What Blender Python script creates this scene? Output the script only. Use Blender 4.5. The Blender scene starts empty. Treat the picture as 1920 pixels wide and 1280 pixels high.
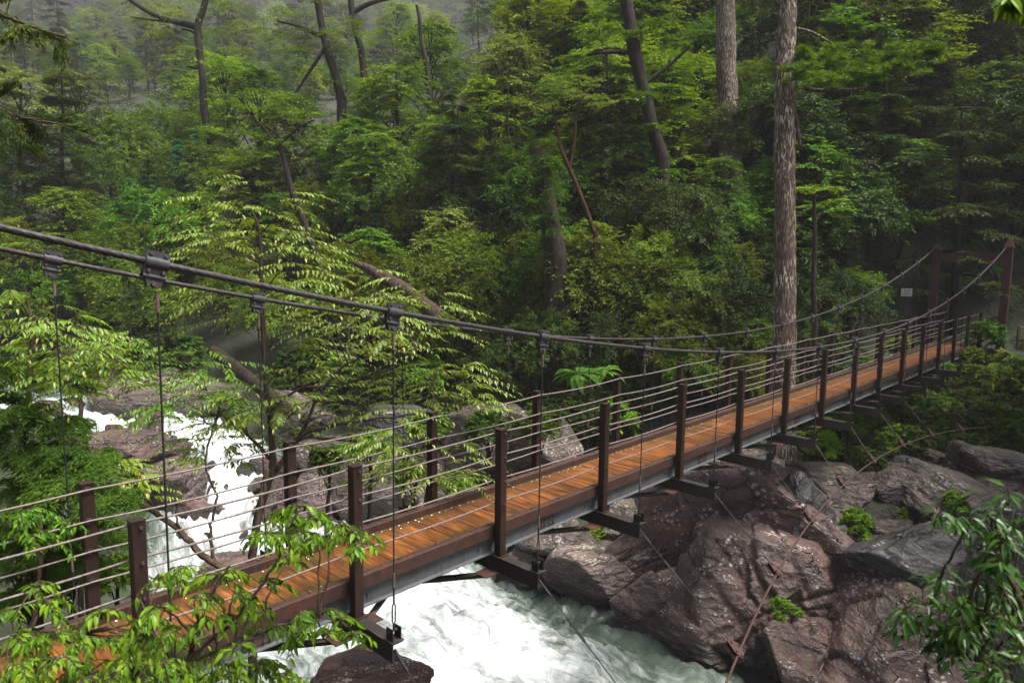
import bpy, bmesh, math, random, bisect
import numpy as np
from mathutils import Vector, Matrix

R = math.radians
rng = np.random.default_rng(7)
random.seed(7)
sc = bpy.context.scene
col = sc.collection

# ------------------------------------------------------------------ camera
CAM = np.array([-1.75306, -6.22712, 3.51812])
YAW, PIT, ROL, FPX = 0.76215, -0.11543, 0.01269, 1322.101
_fw = np.array([math.cos(PIT) * math.cos(YAW), math.cos(PIT) * math.sin(YAW), math.sin(PIT)])
_r = np.cross(_fw, [0, 0, 1.0]); _r /= np.linalg.norm(_r)
_u = np.cross(_r, _fw)
_r2 = _r * math.cos(ROL) + _u * math.sin(ROL)
_u2 = _u * math.cos(ROL) - _r * math.sin(ROL)
cam_d = bpy.data.cameras.new('camera')
cam = bpy.data.objects.new('camera', cam_d); col.objects.link(cam)
Mx = Matrix(((_r2[0], _u2[0], -_fw[0], CAM[0]), (_r2[1], _u2[1], -_fw[1], CAM[1]), (_r2[2], _u2[2], -_fw[2], CAM[2]), (0, 0, 0, 1)))
cam.matrix_world = Mx
cam_d.sensor_width = 36.0
cam_d.lens = 36.0 * FPX / 1920.0
cam_d.clip_start = 0.05; cam_d.clip_end = 2000
cam_d.dof.use_dof = True; cam_d.dof.focus_distance = 10.0; cam_d.dof.aperture_fstop = 3.5
sc.camera = cam

def ray(px, py):
    return _fw + _r2 * ((px - 960) / FPX) + _u2 * ((640 - py) / FPX)      # depth 1 along the optical axis
def at(px, py, depth):
    return CAM + ray(px, py) * depth

# ------------------------------------------------------------------ tagging
def tag(o, label=None, cat=None, group=None, kind=None):
    if label: o['label'] = label
    if cat: o['category'] = cat
    if group: o['group'] = group
    if kind: o['kind'] = kind
    return o
def empty(name, loc=(0, 0, 0), rz=0.0, s=1.0):
    o = bpy.data.objects.new(name, None); col.objects.link(o)
    o.location = loc; o.rotation_euler = (0, 0, rz); o.scale = (s, s, s); o.empty_display_size = 0.2
    return o
def link(name, me, parent=None, loc=None, rot=None):
    o = bpy.data.objects.new(name, me); col.objects.link(o)
    if parent: o.parent = parent
    if loc is not None: o.location = loc
    if rot is not None: o.rotation_euler = rot
    return o

# ------------------------------------------------------------------ noise in numpy
def _hash(ix, iy, iz, seed):
    h = (ix * 374761393 + iy * 668265263 + iz * 2147483647 + seed * 974634777) & 0xFFFFFFFF
    h = ((h ^ (h >> 13)) * 1274126177) & 0xFFFFFFFF
    h = (h ^ (h >> 16)) & 0xFFFFFFFF
    return h.astype(np.float64) / 4294967295.0
def vnoise(p, seed=0):
    p = np.asarray(p, float)
    i = np.floor(p).astype(np.int64); f = p - i; f = f * f * (3 - 2 * f)
    x, y, z = i[:, 0], i[:, 1], i[:, 2]
    out = 0
    for dx in (0, 1):
        for dy in (0, 1):
            for dz in (0, 1):
                w = (f[:, 0] if dx else 1 - f[:, 0]) * (f[:, 1] if dy else 1 - f[:, 1]) * (f[:, 2] if dz else 1 - f[:, 2])
                out = out + w * _hash(x + dx, y + dy, z + dz, seed)
    return out * 2 - 1
def fbm(p, seed=0, oct=4, gain=0.5):
    a, s, o = 1.0, 0.0, 0.0
    q = np.asarray(p, float).copy()
    for k in range(oct):
        s = s + a * vnoise(q, seed + k * 17); o += a; a *= gain; q = q * 2.03 + 11.3
    return s / o

# ------------------------------------------------------------------ mesh builder
def unit(v): return v / (np.linalg.norm(v, axis=-1, keepdims=True) + 1e-9)
class MB:
    def __init__(s): s.v = []; s.f = []; s.n = 0; s.mi = []; s.att = []
    def add(s, v, f, mi=0, att=None):
        v = np.asarray(v, float).reshape(-1, 3)
        f = np.asarray(f, dtype=np.int64)
        s.v.append(v); s.f.append(f + s.n); s.n += len(v); s.mi.append((len(f), mi))
        s.att.append(np.zeros(len(v)) if att is None else np.asarray(att, float))
    def box(s, c, size, M=None, mi=0):
        x, y, z = np.asarray(size) / 2.0
        v = np.array([(-x, -y, -z), (x, -y, -z), (x, y, -z), (-x, y, -z), (-x, -y, z), (x, -y, z), (x, y, z), (-x, y, z)])
        if M is not None: v = v @ np.asarray(M).T
        s.add(v + np.asarray(c, float), [(0, 3, 2, 1), (4, 5, 6, 7), (0, 1, 5, 4), (1, 2, 6, 5), (2, 3, 7, 6), (3, 0, 4, 7)], mi)
    def beam(s, a, b, w, h, mi=0, up=(0, 0, 1)):
        a = np.asarray(a, float); b = np.asarray(b, float); d = b - a; L = np.linalg.norm(d); d /= L
        side = np.cross(up, d); side /= np.linalg.norm(side); u = np.cross(d, side)
        s.box((a + b) / 2, (L, w, h), np.stack([d, side, u], 1), mi)
    def prism(s, prof, a, b, mi=0, up=(0, 0, 1)):
        """closed 2-D profile (side, up) swept from a to b"""
        a = np.asarray(a, float); b = np.asarray(b, float); d = (b - a) / np.linalg.norm(b - a)
        side = np.cross(up, d); side /= np.linalg.norm(side); u = np.cross(d, side)
        n = len(prof); P = np.array([side * p[0] + u * p[1] for p in prof])
        v = np.concatenate([P + a, P + b])
        for i in range(n):
            j = (i + 1) % n
            s.add(v[[i, j, n + j, n + i]], [(0, 1, 2, 3)], mi)
        return P
    def tube(s, pts, rad, nv=8, mi=0, cap=True, lobes=0, pitch=0.1, amp=0.15, rough=0.0, seed=0):
        pts = np.asarray(pts, float); m = len(pts)
        rad = np.broadcast_to(np.asarray(rad, float), (m,))
        t = np.gradient(pts, axis=0); t /= np.linalg.norm(t, axis=1)[:, None] + 1e-12
        ref = np.array([0.0, 0.0, 1.0]) if abs(t[:, 2]).mean() < 0.8 else np.array([1.0, 0.0, 0.0])
        a = np.cross(t, ref); a /= np.linalg.norm(a, axis=1)[:, None] + 1e-12
        b = np.cross(t, a)
        th = np.linspace(0, 2 * np.pi, nv, endpoint=False)
        rr = rad[:, None] * np.ones(nv)[None]
        if lobes:
            L = np.concatenate([[0], np.cumsum(np.linalg.norm(np.diff(pts, axis=0), axis=1))])
            ph = 2 * np.pi * L / pitch
            rr = rr * (1 - amp + amp * np.abs(np.cos(lobes / 2.0 * (th[None] - ph[:, None]))) ** 0.7)
        if rough:
            g = np.stack([np.cos(th)[None] * 2.2 + 0 * rad[:, None], np.sin(th)[None] * 2.2 + 0 * rad[:, None], np.arange(m)[:, None] * 0.35 + 0 * th[None]], -1).reshape(-1, 3)
            rr = rr * (1 + rough * fbm(g, seed, 3).reshape(m, nv))
        v = pts[:, None] + rr[..., None] * (a[:, None] * np.cos(th)[None, :, None] + b[:, None] * np.sin(th)[None, :, None])
        i, j = np.meshgrid(np.arange(m - 1), np.arange(nv), indexing='ij')
        j2 = (j + 1) % nv
        f = np.stack([i * nv + j, (i + 1) * nv + j, (i + 1) * nv + j2, i * nv + j2], -1).reshape(-1, 4)
        s.add(v.reshape(-1, 3), f, mi)
        if cap:
            for k in (0, m - 1):
                c = np.concatenate([v[k], [pts[k]]])
                q = [(x, (x + 1) % nv, nv, nv) for x in range(nv)] if k == 0 else [((x + 1) % nv, x, nv, nv) for x in range(nv)]
                s.add(c, [(x[0], x[1], x[2]) + (x[2],) for x in q], mi)
    def cyl(s, a, b, r, nv=10, mi=0):
        s.tube([a, b], r, nv, mi)
    def mesh(s, name, mats, smooth=False, bevel=0):
        V = np.concatenate(s.v)
        me = bpy.data.meshes.new(name)
        loops = []; starts = []; tot = []; n = 0
        for F in s.f:
            if F.ndim == 1: F = F[None]
            k = F.shape[1]
            if k == 4:
                tri = F[:, 2] == F[:, 3]
                if tri.any():
                    for row, isT in zip(F, tri):
                        q = row[:3] if isT else row
                        loops.append(q); starts.append([n]); tot.append([len(q)]); n += len(q)
                    continue
            loops.append(F.ravel()); starts.append(n + np.arange(len(F)) * k); tot.append(np.full(len(F), k)); n += F.size
        lo = np.concatenate(loops).astype(np.int32); st = np.concatenate(starts).astype(np.int32)
        me.vertices.add(len(V)); me.vertices.foreach_set('co', V.astype(np.float32).ravel())
        me.loops.add(len(lo)); me.loops.foreach_set('vertex_index', lo)
        me.polygons.add(len(st)); me.polygons.foreach_set('loop_start', st)
        mi = np.concatenate([np.full(c, m) for c, m in s.mi]).astype(np.int32)
        if not isinstance(mats, (list, tuple)): mats = [mats]
        for m in mats: me.materials.append(m)
        me.polygons.foreach_set('material_index', mi)
        me.polygons.foreach_set('use_smooth', np.full(len(st), smooth))
        A = np.concatenate(s.att)
        if A.any():
            at_ = me.attributes.new('tint', 'FLOAT', 'POINT'); at_.data.foreach_set('value', A.astype(np.float32))
        me.update(calc_edges=True); me.validate()
        if bevel:
            bm = bmesh.new(); bm.from_mesh(me)
            bmesh.ops.remove_doubles(bm, verts=bm.verts, dist=1e-5)
            bmesh.ops.bevel(bm, geom=[e for e in bm.edges if len(e.link_faces) == 2 and e.calc_face_angle(0) > 0.6], offset=bevel, segments=2, affect='EDGES', clamp_overlap=True)
            bm.to_mesh(me); bm.free()
        return me
    def build(s, name, mats, parent=None, smooth=False, bevel=0):
        return link(name, s.mesh(name, mats, smooth, bevel), parent)

# ------------------------------------------------------------------ materials
def mat(name):
    m = bpy.data.materials.new(name); m.use_nodes = True
    nt = m.node_tree; nt.nodes.clear()
    out = nt.nodes.new('ShaderNodeOutputMaterial')
    b = nt.nodes.new('ShaderNodeBsdfPrincipled'); nt.links.new(b.outputs[0], out.inputs[0])
    return m, nt, b, out
def N(nt, t, **kw):
    n = nt.nodes.new(t)
    for k, v in kw.items(): setattr(n, k, v)
    return n
def L(nt, a, b): nt.links.new(a, b)
def ramp(nt, fac, stops, interp='LINEAR'):
    n = N(nt, 'ShaderNodeValToRGB'); cr = n.color_ramp; cr.interpolation = interp
    while len(cr.elements) > 1: cr.elements.remove(cr.elements[-1])
    cr.elements[0].position = stops[0][0]; cr.elements[0].color = (*stops[0][1], 1) if len(stops[0][1]) == 3 else stops[0][1]
    for p, c in stops[1:]:
        e = cr.elements.new(p); e.color = (*c, 1) if len(c) == 3 else c
    if fac is not None: L(nt, fac, n.inputs[0])
    return n.outputs[0]
def noise(nt, vec, scale, detail=4, rough=0.55, dist=0.0, out=0):
    n = N(nt, 'ShaderNodeTexNoise'); n.inputs['Scale'].default_value = scale; n.inputs['Detail'].default_value = detail
    n.inputs['Roughness'].default_value = rough; n.inputs['Distortion'].default_value = dist
    if vec is not None: L(nt, vec, n.inputs['Vector'])
    return n.outputs[out]
def mapping(nt, vec, scale=(1, 1, 1), loc=(0, 0, 0), rot=(0, 0, 0)):
    n = N(nt, 'ShaderNodeMapping'); n.inputs['Scale'].default_value = scale; n.inputs['Location'].default_value = loc; n.inputs['Rotation'].default_value = rot
    L(nt, vec, n.inputs['Vector']); return n.outputs[0]
def mixc(nt, fac, a, b, mode='MIX'):
    n = N(nt, 'ShaderNodeMix', data_type='RGBA', blend_type=mode)
    for sock, v in ((n.inputs[0], fac), (n.inputs[6], a), (n.inputs[7], b)):
        if isinstance(v, (int, float)): sock.default_value = v
        elif isinstance(v, tuple): sock.default_value = (*v, 1) if len(v) == 3 else v
        else: L(nt, v, sock)
    return n.outputs[2]
def math_(nt, op, a, b=0.0, clamp=False):
    n = N(nt, 'ShaderNodeMath', operation=op, use_clamp=clamp)
    for i, v in enumerate((a, b)):
        if isinstance(v, (int, float)): n.inputs[i].default_value = v
        else: L(nt, v, n.inputs[i])
    return n.outputs[0]
def bump(nt, b, h, strength=0.5, dist=0.02):
    n = N(nt, 'ShaderNodeBump'); n.inputs['Strength'].default_value = strength; n.inputs['Distance'].default_value = dist
    L(nt, h, n.inputs['Height']); L(nt, n.outputs[0], b.inputs['Normal'])
def coord(nt, which='Object'):
    return N(nt, 'ShaderNodeTexCoord').outputs[which]
def objrand(nt):
    return N(nt, 'ShaderNodeObjectInfo').outputs['Random']
def up_mask(nt, lo, hi):
    g = N(nt, 'ShaderNodeNewGeometry'); sx = N(nt, 'ShaderNodeSeparateXYZ'); L(nt, g.outputs['Normal'], sx.inputs[0])
    m = N(nt, 'ShaderNodeMapRange'); m.inputs[1].default_value = lo; m.inputs[2].default_value = hi
    L(nt, sx.outputs[2], m.inputs[0]); return m.outputs[0]

def leaf_mat(name, c0, c1, c2=None, rough=0.6, trans=0.30, var=0.32, spec=0.12):
    """leaf colour runs from c0 to c1 from leaf to leaf; c2 is the colour of young shoots (tint above 1)"""
    m, nt, b, out = mat(name)
    a = N(nt, 'ShaderNodeAttribute', attribute_name='tint')
    f = math_(nt, 'MULTIPLY', a.outputs['Fac'], 0.5)
    c = ramp(nt, f, [(0.02, c0), (0.5, c1), (1.0, c2 or c1)])
    r = objrand(nt)
    h = N(nt, 'ShaderNodeHueSaturation')
    h.inputs['Hue'].default_value = 0.5
    L(nt, math_(nt, 'ADD', math_(nt, 'MULTIPLY', math_(nt, 'FRACT', math_(nt, 'MULTIPLY', r, 7.31)), 0.045), 0.470), h.inputs['Hue'])
    L(nt, math_(nt, 'ADD', math_(nt, 'MULTIPLY', r, var * 2), 1 - var), h.inputs['Value'])
    L(nt, c, h.inputs['Color'])
    L(nt, h.outputs[0], b.inputs['Base Color'])
    b.inputs['Roughness'].default_value = rough
    b.inputs['Specular IOR Level'].default_value = spec
    t = N(nt, 'ShaderNodeBsdfTranslucent')
    tc = N(nt, 'ShaderNodeHueSaturation'); tc.inputs['Hue'].default_value = 0.485; tc.inputs['Saturation'].default_value = 1.1; tc.inputs['Value'].default_value = 1.25
    L(nt, h.outputs[0], tc.inputs['Color']); L(nt, tc.outputs[0], t.inputs[0])
    mx = N(nt, 'ShaderNodeMixShader'); mx.inputs[0].default_value = trans
    L(nt, b.outputs[0], mx.inputs[1]); L(nt, t.outputs[0], mx.inputs[2]); L(nt, mx.outputs[0], out.inputs[0])
    return m
M = {}
M['leaf_bright'] = leaf_mat('bright_leaf', (0.060, 0.132, 0.006), (0.145, 0.255, 0.011), (0.20, 0.28, 0.016))
M['leaf_mid'] = leaf_mat('green_leaf', (0.029, 0.074, 0.004), (0.076, 0.15, 0.008), (0.135, 0.19, 0.014))
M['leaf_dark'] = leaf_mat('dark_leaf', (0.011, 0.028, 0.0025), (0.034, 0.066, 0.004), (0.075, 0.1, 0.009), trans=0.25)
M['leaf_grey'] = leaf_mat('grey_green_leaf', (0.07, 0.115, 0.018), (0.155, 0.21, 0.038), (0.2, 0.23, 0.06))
M['leaf_teal'] = leaf_mat('cedar_needle', (0.020, 0.085, 0.030), (0.042, 0.15, 0.048), (0.06, 0.18, 0.06), rough=0.6, trans=0.25)
M['leaf_olive'] = leaf_mat('olive_leaf', (0.045, 0.075, 0.005), (0.10, 0.14, 0.009), (0.17, 0.17, 0.02))
M['leaf_pinnate'] = leaf_mat('pinnate_leaf', (0.058, 0.118, 0.006), (0.135, 0.215, 0.012), (0.22, 0.19, 0.028), rough=0.36, var=0.08, spec=0.3)
M['leaf_near'] = leaf_mat('near_leaf', (0.035, 0.10, 0.006), (0.10, 0.205, 0.010), (0.17, 0.19, 0.015), rough=0.35, var=0.05)
M['leaf_gloss'] = leaf_mat('glossy_leaf', (0.010, 0.030, 0.002), (0.030, 0.074, 0.005), (0.07, 0.125, 0.010), rough=0.36, trans=0.25, var=0.05, spec=0.2)
M['leaf_feather'] = leaf_mat('feathery_leaf', (0.034, 0.078, 0.008), (0.085, 0.155, 0.014), (0.12, 0.19, 0.02), rough=0.55)
M['fern'] = leaf_mat('fern_leaf', (0.03, 0.08, 0.005), (0.07, 0.15, 0.010), (0.09, 0.17, 0.014))

def bark_mat(name, c0, c1, fleck=None, sc_=(9, 9, 1.2)):
    m, nt, b, out = mat(name)
    co = coord(nt)
    v = mapping(nt, co, sc_)
    n1 = noise(nt, v, 1.6, 6, 0.65, 0.4)
    c = ramp(nt, n1, [(0.3, c0), (0.7, c1)])
    if fleck:
        n2 = noise(nt, mapping(nt, co, (sc_[0] * 1.5, sc_[1] * 1.5, sc_[2] * 1.6)), 1.7, 3, 0.5, 0.2)
        c = mixc(nt, math_(nt, 'MULTIPLY', ramp(nt, n2, [(0.53, (0, 0, 0)), (0.58, (1, 1, 1))]), ramp(nt, noise(nt, co, 1.3, 4, 0.65), [(0.36, (0.08, 0.08, 0.08)), (0.62, (1, 1, 1))])), c, fleck)
    n3 = noise(nt, co, 0.9, 4, 0.6)
    c = mixc(nt, ramp(nt, n3, [(0.55, (0, 0, 0)), (0.75, (0.6, 0.6, 0.6))]), c, (0.035, 0.05, 0.018))
    L(nt, c, b.inputs['Base Color']); b.inputs['Roughness'].default_value = 0.85; b.inputs['Specular IOR Level'].default_value = 0.12
    bump(nt, b, n1, 1.0, 0.09)
    return m
M['bark'] = bark_mat('dark_bark', (0.007, 0.005, 0.004), (0.034, 0.024, 0.019))
M['bark_red'] = bark_mat('reddish_bark', (0.022, 0.009, 0.006), (0.06, 0.026, 0.016))
M['bark_cedar'] = bark_mat('cedar_bark', (0.016, 0.010, 0.008), (0.095, 0.064, 0.052), (0.36, 0.30, 0.25), (12, 12, 1.4))
M['bark_grey'] = bark_mat('grey_bark', (0.022, 0.016, 0.012), (0.075, 0.056, 0.045))
M['twig'] = bark_mat('twig_bark', (0.03, 0.02, 0.014), (0.10, 0.07, 0.045))

def rock_mat(name, dark, light, lich=0.6, moss=0.5, wet=0.35, lcol=(0.42, 0.37, 0.33)):
    m, nt, b, out = mat(name)
    co = coord(nt); r = objrand(nt)
    ad = N(nt, 'ShaderNodeVectorMath', operation='ADD'); L(nt, co, ad.inputs[0])
    sc3 = N(nt, 'ShaderNodeVectorMath', operation='SCALE'); sc3.inputs[0].default_value = (17, 31, 13); L(nt, r, sc3.inputs['Scale']); L(nt, sc3.outputs[0], ad.inputs[1])
    co = ad.outputs[0]
    n1 = noise(nt, co, 1.3, 8, 0.62, 0.3)
    n2 = noise(nt, co, 14, 6, 0.7)
    c = ramp(nt, n1, [(0.3, dark), (0.52, tuple((d + l) / 2 for d, l in zip(dark, light))), (0.72, light)])
    c = mixc(nt, 0.55, c, ramp(nt, n2, [(0.3, (0.35, 0.32, 0.32)), (0.7, (1.35, 1.3, 1.3))]), 'MULTIPLY')
    # pale lichen crusts
    v = N(nt, 'ShaderNodeTexVoronoi'); v.inputs['Scale'].default_value = 15; v.inputs['Randomness'].default_value = 1
    L(nt, co, v.inputs['Vector'])
    nl = noise(nt, co, 1.9, 5, 0.6)
    nf = noise(nt, co, 24, 3, 0.6)
    thr = math_(nt, 'MULTIPLY', ramp(nt, nl, [(0.46, (0, 0, 0)), (0.68, (1, 1, 1))]), 0.55)
    dist = math_(nt, 'ADD', v.outputs['Distance'], math_(nt, 'MULTIPLY', math_(nt, 'SUBTRACT', nf, 0.5), 0.55))
    lm = math_(nt, 'MULTIPLY', math_(nt, 'LESS_THAN', dist, thr), lich)
    c = mixc(nt, lm, c, lcol)
    sp = noise(nt, co, 38, 2, 0.5)
    c = mixc(nt, math_(nt, 'MULTIPLY', ramp(nt, sp, [(0.62, (0, 0, 0)), (0.665, (1, 1, 1))]), 0.6 * lich), c, (0.28, 0.23, 0.205))
    dn = N(nt, 'ShaderNodeVectorMath', operation='MULTIPLY_ADD'); L(nt, noise(nt, co, 1.8, 4, 0.6, 0, 1), dn.inputs[0]); dn.inputs[1].default_value = (0.7, 0.7, 0.7); L(nt, mapping(nt, co, (1, 1, 1.9), (0, 0, 0), (0.5, 0.6, 0.3)), dn.inputs[2])
    ve = N(nt, 'ShaderNodeTexVoronoi', feature='DISTANCE_TO_EDGE'); ve.inputs['Scale'].default_value = 2.1; L(nt, dn.outputs[0], ve.inputs['Vector'])
    ck = ramp(nt, ve.outputs['Distance'], [(0.0, (0, 0, 0)), (0.012, (0.25, 0.25, 0.25)), (0.035, (1, 1, 1))])
    ckf = math_(nt, 'MAXIMUM', ck, ramp(nt, noise(nt, co, 1.1, 3, 0.5), [(0.47, (0, 0, 0)), (0.56, (1, 1, 1))]))
    c = mixc(nt, math_(nt, 'SUBTRACT', 1.0, ckf), c, (0.012, 0.009, 0.008))
    # moss on the flat tops
    nm = noise(nt, co, 2.6, 5, 0.65)
    mm = math_(nt, 'MULTIPLY', math_(nt, 'MULTIPLY', ramp(nt, nm, [(0.55, (0, 0, 0)), (0.66, (1, 1, 1))]), up_mask(nt, 0.35, 0.8)), moss)
    c = mixc(nt, mm, c, (0.035, 0.052, 0.006))
    gp = N(nt, 'ShaderNodeNewGeometry'); sz_ = N(nt, 'ShaderNodeSeparateXYZ'); L(nt, gp.outputs['Position'], sz_.inputs[0])
    wl = N(nt, 'ShaderNodeMapRange'); wl.inputs[1].default_value = -4.85; wl.inputs[2].default_value = -4.35; wl.inputs[3].default_value = 0.35; wl.inputs[4].default_value = 1.0
    L(nt, math_(nt, 'ADD', sz_.outputs[2], math_(nt, 'MULTIPLY', math_(nt, 'SUBTRACT', n1, 0.5), 0.7)), wl.inputs[0])
    c = mixc(nt, 1.0, c, wl.outputs[0], 'MULTIPLY')                    # soaked band above the water line
    L(nt, c, b.inputs['Base Color'])
    L(nt, math_(nt, 'ADD', math_(nt, 'MULTIPLY', n1, 0.5), 0.62 - wet), b.inputs['Roughness'])
    vf = N(nt, 'ShaderNodeTexVoronoi'); vf.inputs['Scale'].default_value = 3.4; L(nt, dn.outputs[0], vf.inputs['Vector'])
    h = math_(nt, 'ADD', math_(nt, 'ADD', math_(nt, 'ADD', noise(nt, co, 4, 9, 0.7), math_(nt, 'MULTIPLY', vf.outputs['Distance'], 0.9)), math_(nt, 'MULTIPLY', n2, 0.35)), math_(nt, 'MULTIPLY', ckf, 0.6))
    bump(nt, b, h, 1.0, 0.15)
    return m
M['rock'] = rock_mat('purple_granite', (0.013, 0.006, 0.005), (0.125, 0.066, 0.056))
M['rock_dark'] = rock_mat('wet_dark_granite', (0.009, 0.0085, 0.009), (0.042, 0.036, 0.037), lich=0.35, moss=0.2, wet=0.42)
M['rock_lichen'] = rock_mat('lichen_granite', (0.022, 0.013, 0.012), (0.15, 0.102, 0.093), lich=0.9, moss=0.8, lcol=(0.27, 0.27, 0.19))
M['rock_moss'] = rock_mat('mossy_granite', (0.016, 0.010, 0.008), (0.085, 0.058, 0.044), lich=0.4, moss=1.0)

def soil_mat():
    m, nt, b, out = mat('forest_soil')
    co = coord(nt)
    n1 = noise(nt, co, 0.7, 8, 0.65); n2 = noise(nt, co, 6, 6, 0.7)
    c = ramp(nt, n1, [(0.3, (0.008, 0.010, 0.004)), (0.5, (0.014, 0.017, 0.005)), (0.7, (0.014, 0.032, 0.004))])
    c = mixc(nt, 0.5, c, ramp(nt, n2, [(0.3, (0.4, 0.4, 0.4)), (0.7, (1.4, 1.35, 1.3))]), 'MULTIPLY')
    L(nt, c, b.inputs['Base Color']); b.inputs['Roughness'].default_value = 0.9
    bump(nt, b, n2, 1.0, 0.12); return m
M['soil'] = soil_mat()

def water_mat():
    m, nt, b, out = mat('white_water')
    uv = coord(nt, 'UV')
    # long thin streaks, broken by boils
    wv = noise(nt, mapping(nt, uv, (0.5, 0.7, 1)), 1.0, 3, 0.55, 0.0, 1)
    ad = N(nt, 'ShaderNodeVectorMath', operation='MULTIPLY_ADD'); L(nt, wv, ad.inputs[0]); ad.inputs[1].default_value = (1.3, 1.3, 0); L(nt, uv, ad.inputs[2])
    st = noise(nt, mapping(nt, ad.outputs[0], (0.55, 1.9, 1)), 1.4, 9, 0.66, 0.9)
    bo = noise(nt, mapping(nt, uv, (0.35, 0.45, 1)), 1.0, 5, 0.6, 0.6)
    fo = N(nt, 'ShaderNodeAttribute', attribute_name='foam')
    f = math_(nt, 'ADD', math_(nt, 'ADD', math_(nt, 'MULTIPLY', st, 1.0), math_(nt, 'MULTIPLY', bo, 0.75)), math_(nt, 'MULTIPLY', fo.outputs['Fac'], 0.75))
    mask = ramp(nt, f, [(0.83, (0, 0, 0)), (0.97, (0.35, 0.35, 0.35)), (1.0, (0.6, 0.6, 0.6))])
    mask = N(nt, 'ShaderNodeMapRange'); mask.inputs[1].default_value = 1.0; mask.inputs[2].default_value = 1.6; mask.interpolation_type = 'SMOOTHSTEP'
    L(nt, f, mask.inputs[0]); mask = mask.outputs[0]
    deep = ramp(nt, bo, [(0.3, (0.016, 0.022, 0.018)), (0.7, (0.07, 0.095, 0.07))])
    c = mixc(nt, mask, deep, (0.56, 0.59, 0.58))
    L(nt, c, b.inputs['Base Color'])
    L(nt, math_(nt, 'ADD', math_(nt, 'MULTIPLY', mask, 0.5), 0.12), b.inputs['Roughness'])
    b.inputs['IOR'].default_value = 1.33
    bump(nt, b, st, 0.8, 0.16)
    return m
M['water'] = water_mat()

def steel_mat(name, c0, c1, rust=0.3, rustc=(0.16, 0.065, 0.03), rough=0.5, metal=0.0):
    m, nt, b, out = mat(name)
    co = coord(nt)
    n1 = noise(nt, co, 5, 6, 0.65, 0.3); n2 = noise(nt, mapping(nt, co, (30, 30, 8)), 1.0, 5, 0.7)
    c = ramp(nt, n2, [(0.3, c0), (0.7, c1)])
    k = ramp(nt, n1, [(0.52, (0, 0, 0)), (0.66, (1, 1, 1))])
    c = mixc(nt, math_(nt, 'MULTIPLY', k, rust), c, rustc)
    L(nt, c, b.inputs['Base Color']); L(nt, math_(nt, 'ADD', math_(nt, 'MULTIPLY', k, 0.3), rough), b.inputs['Roughness'])
    b.inputs['Metallic'].default_value = metal; b.inputs['Specular IOR Level'].default_value = 0.22
    bump(nt, b, n2, 0.25, 0.004)
    return m
M['post'] = steel_mat('brown_painted_steel', (0.010, 0.005, 0.004), (0.026, 0.0125, 0.0095), 0.3, (0.045, 0.019, 0.011))
M['portal'] = steel_mat('dark_brown_steel', (0.032, 0.012, 0.010), (0.064, 0.025, 0.020), 0.3, (0.10, 0.045, 0.03))
M['beam'] = steel_mat('black_weathered_steel', (0.008, 0.007, 0.007), (0.024, 0.021, 0.019), 0.3, (0.10, 0.055, 0.035))
M['girder'] = steel_mat('grey_galvanised_steel', (0.04, 0.043, 0.046), (0.085, 0.09, 0.094), 0.5, (0.06, 0.03, 0.02), 0.42)
M['clamp'] = steel_mat('dark_cast_clamp', (0.022, 0.022, 0.024), (0.042, 0.042, 0.046), 0.15, (0.10, 0.06, 0.045), 0.4)
M['cable'] = steel_mat('steel_wire_cable', (0.012, 0.010, 0.010), (0.036, 0.030, 0.029), 0.3, (0.04, 0.022, 0.018), 0.5)
M['rope'] = steel_mat('wire_handrail', (0.065, 0.05, 0.045), (0.16, 0.132, 0.12), 0.35, (0.16, 0.09, 0.065), 0.5)
M['rusty'] = steel_mat('rusty_cable', (0.018, 0.008, 0.007), (0.04, 0.018, 0.015), 0.5, (0.07, 0.026, 0.014), 0.65)
M['rod'] = steel_mat('hanger_rod', (0.006, 0.006, 0.006), (0.015, 0.0155, 0.0155), 0.1, (0.03, 0.018, 0.014), 0.75)
M['socket'] = steel_mat('rusted_socket', (0.06, 0.034, 0.028), (0.12, 0.08, 0.07), 0.5, (0.16, 0.07, 0.05), 0.5)
M['kerb'] = steel_mat('rusted_kerb', (0.014, 0.007, 0.005), (0.05, 0.025, 0.019), 0.7, (0.06, 0.018, 0.006), 0.6)
M['bolt'] = steel_mat('dark_bolt', (0.03, 0.022, 0.02), (0.07, 0.05, 0.045), 0.3)
M['bead'] = steel_mat('pale_stud', (0.55, 0.52, 0.46), (0.8, 0.78, 0.72), 0.1, (0.4, 0.3, 0.2))

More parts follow.
